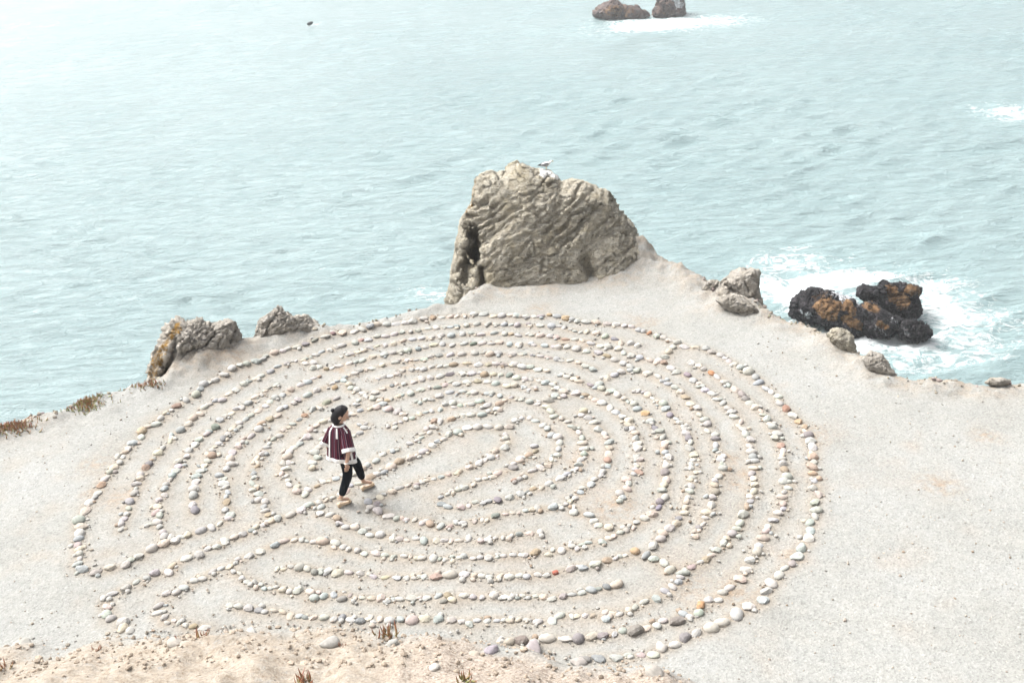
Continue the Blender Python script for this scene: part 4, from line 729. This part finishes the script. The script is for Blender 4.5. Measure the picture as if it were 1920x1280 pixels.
def mat_plant(px, py, rx, ry, n, hue, label, seed):
    g = np.random.default_rng(seed); c = surf(px, py); V = []; F = []; T = []; H = []; o = 0
    P = c[:2] + np.c_[g.normal(0, rx, n), g.normal(0, ry, n)]; z = height(P)
    for p, zz in zip(P, z):
        l = g.uniform(.04, .10); v, f, t = leaf_mesh(l, l * .13, g.uniform(.2, 1.3), 0, 3); a = g.uniform(0, 6.28); el = g.uniform(.15, 1.2)
        v = np.c_[v[:, 0], v[:, 1] * math.cos(el) - v[:, 2] * math.sin(el), v[:, 1] * math.sin(el) + v[:, 2] * math.cos(el)]
        v = np.c_[v[:, 0] * math.cos(a) - v[:, 1] * math.sin(a), v[:, 0] * math.sin(a) + v[:, 1] * math.cos(a), v[:, 2]] + [p[0], p[1], zz]
        V.append(v - c); F.append(f + o); T.append(t); H.append(np.full(len(v), np.clip(hue + g.normal(0, .25), 0, 1))); o += len(v)
    e = empty('ice_plant_mat', c, label=label, category='plant', group='ice plant mats on the cliff rim')
    link('foliage', mesh_np('foliage', np.vstack(V), np.vstack(F), True, dict(t=np.concatenate(T), hue=np.concatenate(H))), M_leaf, e, kind='stuff')
mat_plant(163, 762, .17, .13, 320, .0, 'green and yellow ice plant mat on the cliff rim left of the lichened outcrop', 11)
mat_plant(20, 800, .20, .11, 300, .5, 'rusty red ice plant mat on the cliff rim at the picture edge', 12)
mat_plant(275, 722, .16, .06, 90, .5, 'thin mixed ice plant mat under the lichened outcrop', 13)

# ------------------------------------------------------------------ gull on the crag
def loft(rings, n=16, cap=True):
    """rings: list of (centre, u-axis*radius, v-axis*radius)"""
    V = []; F = []
    for c, u, v in rings:
        for j in range(n):
            a = 2 * math.pi * j / n; V.append(np.array(c, float) + np.array(u, float) * math.cos(a) + np.array(v, float) * math.sin(a))
    for i in range(len(rings) - 1):
        for j in range(n): F.append((i * n + j, i * n + (j + 1) % n, (i + 1) * n + (j + 1) % n, (i + 1) * n + j))
    if cap:
        for i, flip in ((0, 1), (len(rings) - 1, 0)):
            V.append(np.array(rings[i][0], float)); k = len(V) - 1
            for j in range(n):
                a, b = i * n + j, i * n + (j + 1) % n; F.append((b, a, k, k) if flip else (a, b, k, k))
    return V, F
def poly_mesh(name, V, F, smooth=True, attrs=None):
    me = bpy.data.meshes.new(name); me.from_pydata([tuple(v) for v in V], [], [tuple(dict.fromkeys(int(q) for q in f)) for f in F]); me.update()
    me.polygons.foreach_set('use_smooth', [smooth] * len(me.polygons))
    for an, av in (attrs or {}).items():
        a = me.attributes.new(an, 'FLOAT', 'POINT'); a.data.foreach_set('value', np.asarray(av, np.float32))
    return me
def tube(pts, rad, n=8):
    rings = []; pts = [np.array(p, float) for p in pts]
    for i, p in enumerate(pts):
        d = pts[min(i + 1, len(pts) - 1)] - pts[max(i - 1, 0)]; d /= np.linalg.norm(d) + 1e-9
        u = np.cross(d, [0, 0, 1] if abs(d[2]) < .9 else [0, 1, 0]); u /= np.linalg.norm(u); v = np.cross(d, u); rings.append((p, u * rad[i], v * rad[i]))
    return loft(rings, n)
def joined(parts):
    V = []; F = []
    for v, f in parts:
        o = len(V); V += list(v); F += [tuple(q + o for q in ff) for ff in f]
    return V, F
def gull():
    crag = bpy.data.objects['headland_crag']; me = crag.data
    co = np.empty(len(me.vertices) * 3, np.float32); me.vertices.foreach_get('co', co); co = co.reshape(-1, 3); pp = project(co)
    near = np.abs(pp[:, 0] - 1026) < 3; k = np.where(near)[0][np.argmin(pp[near, 1])]; top = co[k]
    M_white = plain('gull_white', (.62, .62, .61), .7); M_wing = plain('gull_grey', (.20, .20, .21), .7); M_blk = plain('gull_black', (.03, .03, .03), .6); M_bill = plain('gull_bill', (.6, .42, .08), .5)
    e = empty('gull', top, R(-78), label='white and grey gull standing on top of the tall crag', category='bird')          # faces +Y, turned to the right
    s = .52
    def P(name, V, F, m): link(name, poly_mesh(name, [np.array(v) * s for v in V], F), m, e)
    prof = [(-.26, .17, .012), (-.20, .18, .045), (-.10, .185, .085), (0, .19, .105), (.09, .205, .095), (.15, .225, .07), (.185, .26, .05), (.20, .285, .052), (.235, .30, .05), (.265, .30, .03), (.28, .297, .008)]
    V, F = loft([((0, y, z), (r * .92, 0, 0), (0, -.0 * r, r)) for y, z, r in prof], 16); P('body', V, F, M_white)
    V, F = tube([(0, .275, .295), (0, .31, .29), (0, .335, .275)], [.014, .011, .003], 8); P('bill', V, F, M_bill)
    for sx in (-1, 1):
        V, F = loft([((sx * .07, .10, .22), (.02, 0, 0), (0, 0, .03)), ((sx * .095, .02, .215), (.022, 0, 0), (0, 0, .075)), ((sx * .095, -.10, .205), (.02, 0, 0), (0, 0, .07)), ((sx * .06, -.22, .20), (.014, 0, 0), (0, 0, .035))], 12); P('wing', V, F, M_wing)
        V, F = loft([((sx * .06, -.20, .20), (.015, 0, 0), (0, 0, .03)), ((sx * .03, -.30, .195), (.01, 0, 0), (0, 0, .018)), ((sx * .01, -.36, .19), (.003, 0, 0), (0, 0, .004))], 10); P('wing_tip', V, F, M_blk)
        V, F = joined([tube([(sx * .035, 0, .10), (sx * .035, .005, -.02)], [.008, .006], 6), tube([(sx * .035, -.01, -.018), (sx * .04, .05, -.022)], [.01, .006], 6)]); P('leg', V, F, M_bill)
        V, F = ico(1); P('eye', V * .006 + np.array([sx * .042, .25, .31]), F, M_blk)
gull()

# ------------------------------------------------------------------ the walker
M_skin = plain('skin', (.42, .27, .20), .55); M_hair = plain('black_hair', (.007, .007, .009), .5, spec=.15); M_legs = plain('black_leggings', (.006, .008, .011), .9, 80, spec=.03)
M_trim = plain('white_cotton', (.62, .62, .61), .85, 60); M_shoe = plain('tan_leather', (.47, .36, .25), .6)
def tunic_mat():
    k = NM('striped_tunic'); a = k.attr('ang'); w_ = k.math('FRACT', k.math('MULTIPLY', a, 17.0)); n = k.new('ShaderNodeValToRGB'); cr = n.color_ramp; cr.interpolation = 'CONSTANT'
    stops = [(0, (.060, .008, .018)), (.24, (.010, .008, .020)), (.42, (.085, .012, .025)), (.54, (.24, .17, .19)), (.61, (.014, .009, .024)), (.80, (.065, .009, .018)), (.94, (.11, .04, .055))]
    while len(cr.elements) < len(stops): cr.elements.new(.5)
    for e, (p, c) in zip(cr.elements, stops): e.position = p; e.color = (*c, 1)
    k.L(w_, n.inputs[0]); f = k.noise(k.coord(), 40, 3); return k.out(n.outputs[0], .85, k.bump(f, .3, .004), .1)
M_tunic = tunic_mat()
def skinned(verts, edges, radii, root=0, levels=2):
    me = bpy.data.meshes.new('tmp'); me.from_pydata(verts, edges, []); ob = bpy.data.objects.new('tmp', me); col.objects.link(ob)
    ob.modifiers.new('s', 'SKIN'); sd = me.skin_vertices[0].data
    for i, r in enumerate(radii): sd[i].radius = (r, r) if np.isscalar(r) else r; sd[i].use_root = (i == root)
    m2 = ob.modifiers.new('u', 'SUBSURF'); m2.levels = levels; m2.render_levels = levels
    dg = bpy.context.evaluated_depsgraph_get(); dg.update(); ev = ob.evaluated_get(dg); out = bpy.data.meshes.new_from_object(ev)
    V = [np.array(v.co) for v in out.vertices]; F = [tuple(p.vertices) for p in out.polygons]
    bpy.data.objects.remove(ob); return V, F
def walker():
    back, front = at(640, 941), at(692, 918); hd = front - back; hd /= np.linalg.norm(hd); org = back + hd * .13; org[2] = height(org[None, :2])[0]
    rz = math.atan2(hd[1], hd[0]) - math.pi / 2
    e = empty('person', org, rz, label='person in striped maroon tunic and black leggings walking the labyrinth path', category='person')
    J = dict(pel=(0, 0, .84), spi=(0, .01, .99), che=(0, .015, 1.11), nek=(0, .012, 1.23), nk2=(0, .035, 1.29), hed=(.005, .055, 1.36), rsh=(.125, 0, 1.17), rel=(.205, -.12, .935), rwr=(.175, -.175, .74), rha=(.165, -.175, .685),
             lsh=(-.125, 0, 1.17), lel=(-.192, -.06, .96), lwr=(-.20, -.03, .77), lha=(-.195, -.015, .715), rhi=(.085, 0, .80), rkn=(.08, .005, .455), ran=(.07, -.175, .11), rto=(.075, -.035, .062), rht=(.07, -.185, .10),
             lhi=(-.085, .015, .80), lkn=(-.075, .245, .50), lan=(-.07, .315, .13), lto=(-.075, .455, .062))
    ty = R(28); tc, ts = math.cos(ty), math.sin(ty); Ty = np.array([[tc, -ts, 0], [ts, tc, 0], [0, 0, 1]])          # the upper body is turned away a little
    for q in ('rsh', 'rel', 'rwr', 'rha', 'lsh', 'lel', 'lwr', 'lha'): J[q] = tuple(Ty @ np.array(J[q]))
    nm = list(J); ix = {n: i for i, n in enumerate(nm)}
    ed = [('pel', 'spi'), ('spi', 'che'), ('che', 'nek'), ('nek', 'nk2'), ('nk2', 'hed'), ('che', 'rsh'), ('rsh', 'rel'), ('rel', 'rwr'), ('rwr', 'rha'), ('che', 'lsh'), ('lsh', 'lel'), ('lel', 'lwr'), ('lwr', 'lha'), ('pel', 'rhi'), ('rhi', 'rkn'), ('rkn', 'ran'), ('ran', 'rto'),
          ('pel', 'lhi'), ('lhi', 'lkn'), ('lkn', 'lan'), ('lan', 'lto')]
    rad = dict(pel=.095, spi=.09, che=.095, nek=.062, nk2=.048, hed=.05, rsh=.052, rel=.036, rwr=.024, rha=.03, lsh=.052, lel=.036, lwr=.024, lha=.03, rhi=.078, rkn=.048, ran=.03, rto=.022, lhi=.078, lkn=.048, lan=.03, lto=.022, rht=.02)
    vs_ = [n for n in nm if n != 'rht']; ix = {n: i for i, n in enumerate(vs_)}
    body = skinned([J[n] for n in vs_], [(ix[a], ix[b]) for a, b in ed], [rad[n] for n in vs_])
    extra = []
    for sx, h in ((1, 'rha'), (-1, 'lha')):
        hx, hy, hz_ = J[h]
        for q, (dy, ln) in enumerate([(-.026, .060), (-.009, .072), (.009, .076), (.026, .068)]):
            extra.append(tube([(hx, hy + dy * .8, hz_ - .005), (hx - sx * .004, hy + dy, hz_ - .03), (hx - sx * .016, hy + dy + .004, hz_ - .03 - ln * .5), (hx - sx * .034, hy + dy + .006, hz_ - .03 - ln * .85)], [.011, .0095, .0085, .006], 6))
        extra.append(tube([(hx, hy + .02, hz_ + .02), (hx - sx * .006, hy + .046, hz_ - .01), (hx - sx * .016, hy + .05, hz_ - .045)], [.012, .011, .007], 6))
    # head: turned to the right, bowed
    D, F = ico(4); x, y, z = D.T
    k = np.ones(len(D)); jaw = sstep(0, -1, z)
    H = np.c_[x * .073 * (1 - .28 * jaw), y * .092 * (1 - .10 * jaw) + .012 * jaw, z * .112]
    nose = np.exp(-(x / .16) ** 2 - ((z + .08) / .2) ** 2) * (y > 0); H[:, 1] += .024 * nose
    H[:, 1] -= .010 * np.exp(-((np.abs(x) - .42) / .18) ** 2 - ((z - .08) / .13) ** 2) * (y > 0)
    H[:, 1] += .008 * np.exp(-(x / .3) ** 2 - ((z + .48) / .09) ** 2) * (y > 0) + .010 * np.exp(-(x / .3) ** 2 - ((z + .85) / .15) ** 2) * (y > 0)
    Rm = np.array(Matrix.Rotation(R(-34), 3, 'Z') @ Matrix.Rotation(R(-33), 3, 'X')); hc = np.array([.012, .068, 1.405])
    hx = lambda P: (np.asarray(P, float) * 1.10 @ Rm.T) + hc
    ears = []
    for sx in (-1, 1):
        v, f = ico(2); ears.append((hx(v * np.array([.012, .022, .033]) + np.array([sx * .076, -.005, -.012])), f))
    parts = [body, (hx(H), F)] + ears + extra
    V, Fc = joined([(v, [tuple(q) for q in f]) for v, f in parts]); link('body', poly_mesh('body', V, Fc), M_skin, e)
    for sx in (-1, 1):
        v, f = ico(2); link('eye', poly_mesh('eye', hx(v * np.array([.012, .006, .006]) + np.array([sx * .031, .082, .010])), f), M_hair, e)
    v, f = ico(2); link('mouth', poly_mesh('mouth', hx(v * np.array([.020, .006, .007]) + np.array([0, .088, -.052])), f), plain('lips', (.35, .09, .08), .5), e)
    # hair
    x, y, z = D.T; S = np.c_[x * .086, y * .104 - .008, z * .118 + .012]
    low = sstep(.1, -.8, z); S[:, 2] -= .055 * low * (y < .3); S[:, 0] *= 1 + .10 * low; S[:, 1] -= .012 * low * (y < 0)
    S *= (1 + .06 * fbm(D * np.array([6, 6, 1.6]), 4, 77))[:, None]
    face = sstep(.12, .42, y - .10 * np.abs(x) - .55 * np.clip(z - .30, 0, 1)); under = sstep(-.78, -.9, z)
    S = S * (1 - .34 * np.clip(face, 0, 1))[:, None]
    ear = np.exp(-((np.abs(x) - .95) / .18) ** 2 - ((y - .12) / .17) ** 2 - ((z + .22) / .17) ** 2); S[:, 0] *= 1 - .22 * ear
    hair = link('hair', poly_mesh('hair', hx(S), F), M_hair, e)
    v, f = ico(3); link('bun', poly_mesh('bun', hx(v * np.array([.030, .026, .027]) * (1 + .25 * fbm(v * 3, 3, 5))[:, None] + np.array([.0, -.122, .002])), f), M_hair, hair)
    # leggings
    ln = ['pel', 'rhi', 'rkn', 'rcu', 'lhi', 'lkn', 'lcu']; JJ = dict(J); JJ['pel'] = (0, .0, .82); JJ['rcu'] = tuple(np.array(J['rkn']) * .12 + np.array(J['ran']) * .88); JJ['lcu'] = tuple(np.array(J['lkn']) * .14 + np.array(J['lan']) * .86)
    rr = dict(pel=.11, rhi=.106, rkn=.078, rcu=.054, lhi=.106, lkn=.078, lcu=.054); li = {n: i for i, n in enumerate(ln)}
    V, F2 = skinned([JJ[n] for n in ln], [(li[a], li[b]) for a, b in (('pel', 'rhi'), ('rhi', 'rkn'), ('rkn', 'rcu'), ('pel', 'lhi'), ('lhi', 'lkn'), ('lkn', 'lcu'))], [rr[n] for n in ln]); link('leggings', poly_mesh('leggings', V, F2), M_legs, e)
    # tunic
    prof = [(1.262, .066, .064, .016), (1.245, .090, .072, .012), (1.215, .128, .085, .006), (1.18, .158, .100, .004), (1.12, .168, .116, .003), (1.04, .176, .128, -.004), (.96, .186, .140, -.008), (.90, .196, .149, -.010), (.84, .206, .157, -.012), (.79, .214, .163, -.014), (.745, .221, .168, -.016)]
    n = 64; zs = np.array([p[0] for p in prof]); zz = np.concatenate([np.linspace(zs[i], zs[i + 1], 4, endpoint=False) for i in range(len(zs) - 1)] + [[zs[-1]]])
    def ring(zq, th, out=0.0):
        rx = np.interp(-zq, -zs, [p[1] for p in prof]) + out; ry = np.interp(-zq, -zs, [p[2] for p in prof]) + out; cy = np.interp(-zq, -zs, [p[3] for p in prof])
        dn = sstep(1.15, .745, zq); fold = 1 + dn * (.045 * np.sin(5 * th + 1 + 2 * zq) + .032 * np.sin(9 * th + 4 - 3 * zq))
        return np.stack([rx * fold * np.cos(th), cy + ry * fold * np.sin(th), zq - .055 * dn ** 3 * np.abs(np.cos(th)) ** 2], -1)
    def panel(name, z0, z1, t0, t1, out, mat, parent, nz, nt, closed=False):
        zq = np.linspace(z0, z1, nz); th = np.linspace(t0, t1, nt); A, B = np.meshgrid(zq, th, indexing='ij'); P = ring(A, B, out).reshape(-1, 3) @ Ty.T
        o = link(name, mesh_np(name, P, grid_faces(nz, nt), True, dict(ang=(B / 6.2832).ravel())), mat, parent)
        m = o.modifiers.new('t', 'SOLIDIFY'); m.thickness = .005; m.offset = -1; return o
    tn = panel('tunic', 1.262, .745, 0, 2 * math.pi, 0, M_tunic, e, 40, 90)
    panel('hem_band', .795, .74, 0, 2 * math.pi, .007, M_trim, tn, 5, 90); panel('neck_band', 1.268, 1.246, 0, 2 * math.pi, .006, M_trim, tn, 4, 60)
    for a in (R(-122), R(-78), R(-20)):
        panel('seam_band', 1.24, .77 if a < R(-100) else (1.10 if a < R(-50) else .77), a - .085, a + .085, .011, M_trim, tn, 40, 9)
    for sx, sh, el in ((1, J['rsh'], J['rel']), (-1, J['lsh'], J['lel'])):
        sh = np.array(sh) + Ty @ np.array([-sx * .02, 0, -.01]); el = np.array(el); ax = el - sh; L = np.linalg.norm(ax); ax /= L
        u = np.cross(ax, [0, 1, 0]); u /= np.linalg.norm(u); v = np.cross(ax, u)
        def sleeve(t0, t1, out, nm_, mat, par):
            ts = np.linspace(t0, t1, 12); th = np.linspace(0, 2 * math.pi, 36); A, B = np.meshgrid(ts, th, indexing='ij')
            rr_ = (.072 + .012 * A + out) * (1 + .05 * A * np.sin(5 * B))
            P = sh + A[..., None] * L * ax + (rr_ * np.cos(B))[..., None] * u * .85 + (rr_ * 1.12 * np.sin(B))[..., None] * v
            o = link(nm_, mesh_np(nm_, P.reshape(-1, 3), grid_faces(12, 36), True, dict(ang=(B / 6.2832 * .5).ravel())), mat, par); m = o.modifiers.new('t', 'SOLIDIFY'); m.thickness = .005; m.offset = -1; return o
        s_ = sleeve(-.05, 1.06, 0, 'sleeve', M_tunic, tn); sleeve(.90, 1.10, .006, 'cuff', M_trim, tn)
    # bracelet
    w_ = np.array(J['rwr']); th = np.linspace(0, 2 * math.pi, 17); V, F2 = tube([w_ + np.array([.033 * math.cos(t), .033 * math.sin(t), .012 + .006 * math.cos(t)]) for t in th], [.008] * 17, 8); link('bracelet', poly_mesh('bracelet', V, F2), M_trim, e)
    # sandals with block heels
    for an, pitch in (((.07, -.175, 0), 0.0), ((-.07, .315, 0), .0)):
        p0 = np.array([org[0], org[1]]); c, s = math.cos(rz), math.sin(rz); foot = np.array([an[0], an[1] + .06]); wz = height(np.array([[p0[0] + c * foot[0] - s * foot[1], p0[1] + s * foot[0] + c * foot[1]]]))[0] - org[2]
        so = [(-.050, .046, .020), (-.02, .044, .025), (.03, .034, .024), (.08, .022, .031), (.12, .018, .034), (.155, .017, .029), (.175, .018, .012)]
        rings = []
        for yy, zt, hw in so: rings.append(((an[0], an[1] + yy, wz + zt * .55), (hw, 0, 0), (0, 0, zt * .55 + .008)))
        V, F2 = loft(rings, 14); sh = link('shoe', poly_mesh('shoe', V, F2), M_shoe, e)
        V, F2 = loft([((an[0], an[1] - .03, wz - .005), (.024, 0, 0), (0, .022, 0)), ((an[0], an[1] - .03, wz + .058), (.029, 0, 0), (0, .030, 0))], 12); link('heel', poly_mesh('heel', V, F2), M_shoe, sh)
        V, F2 = loft([((an[0], an[1] + .125, wz + .03), (.043, 0, 0), (0, -.006, .034)), ((an[0], an[1] + .155, wz + .03), (.041, 0, 0), (0, -.006, .03))], 14, False); o = link('strap', poly_mesh('strap', V, F2), M_shoe, sh); o.modifiers.new('t', 'SOLIDIFY').thickness = .004
        V, F2 = loft([((an[0], an[1] + .0, wz + .12), (.036, 0, 0), (0, .042, .0)), ((an[0], an[1] + .0, wz + .133), (.036, 0, 0), (0, .042, .0))], 14, False); o = link('strap', poly_mesh('strap', V, F2), M_shoe, sh); o.modifiers.new('t', 'SOLIDIFY').thickness = .004
walker()

# ------------------------------------------------------------------ sea air
def haze():
    hm = bpy.data.materials.new('sea_haze'); hm.use_nodes = True; t = hm.node_tree; t.nodes.remove(t.nodes['Principled BSDF'])
    pv = t.nodes.new('ShaderNodeVolumePrincipled'); pv.inputs['Color'].default_value = (.96, .98, 1, 1); pv.inputs['Density'].default_value = .0006; pv.inputs['Anisotropy'].default_value = .2
    t.links.new(pv.outputs[0], t.nodes['Material Output'].inputs['Volume'])
    bm = bmesh.new(); bmesh.ops.create_cube(bm, size=2); me = bpy.data.meshes.new('haze'); bm.to_mesh(me); bm.free()
    o = link('haze', me, hm, kind='stuff', label='thin pale sea haze over the water', category='haze'); o.scale = (1600, 1600, 16); o.location = (0, 0, -3.5)
haze()
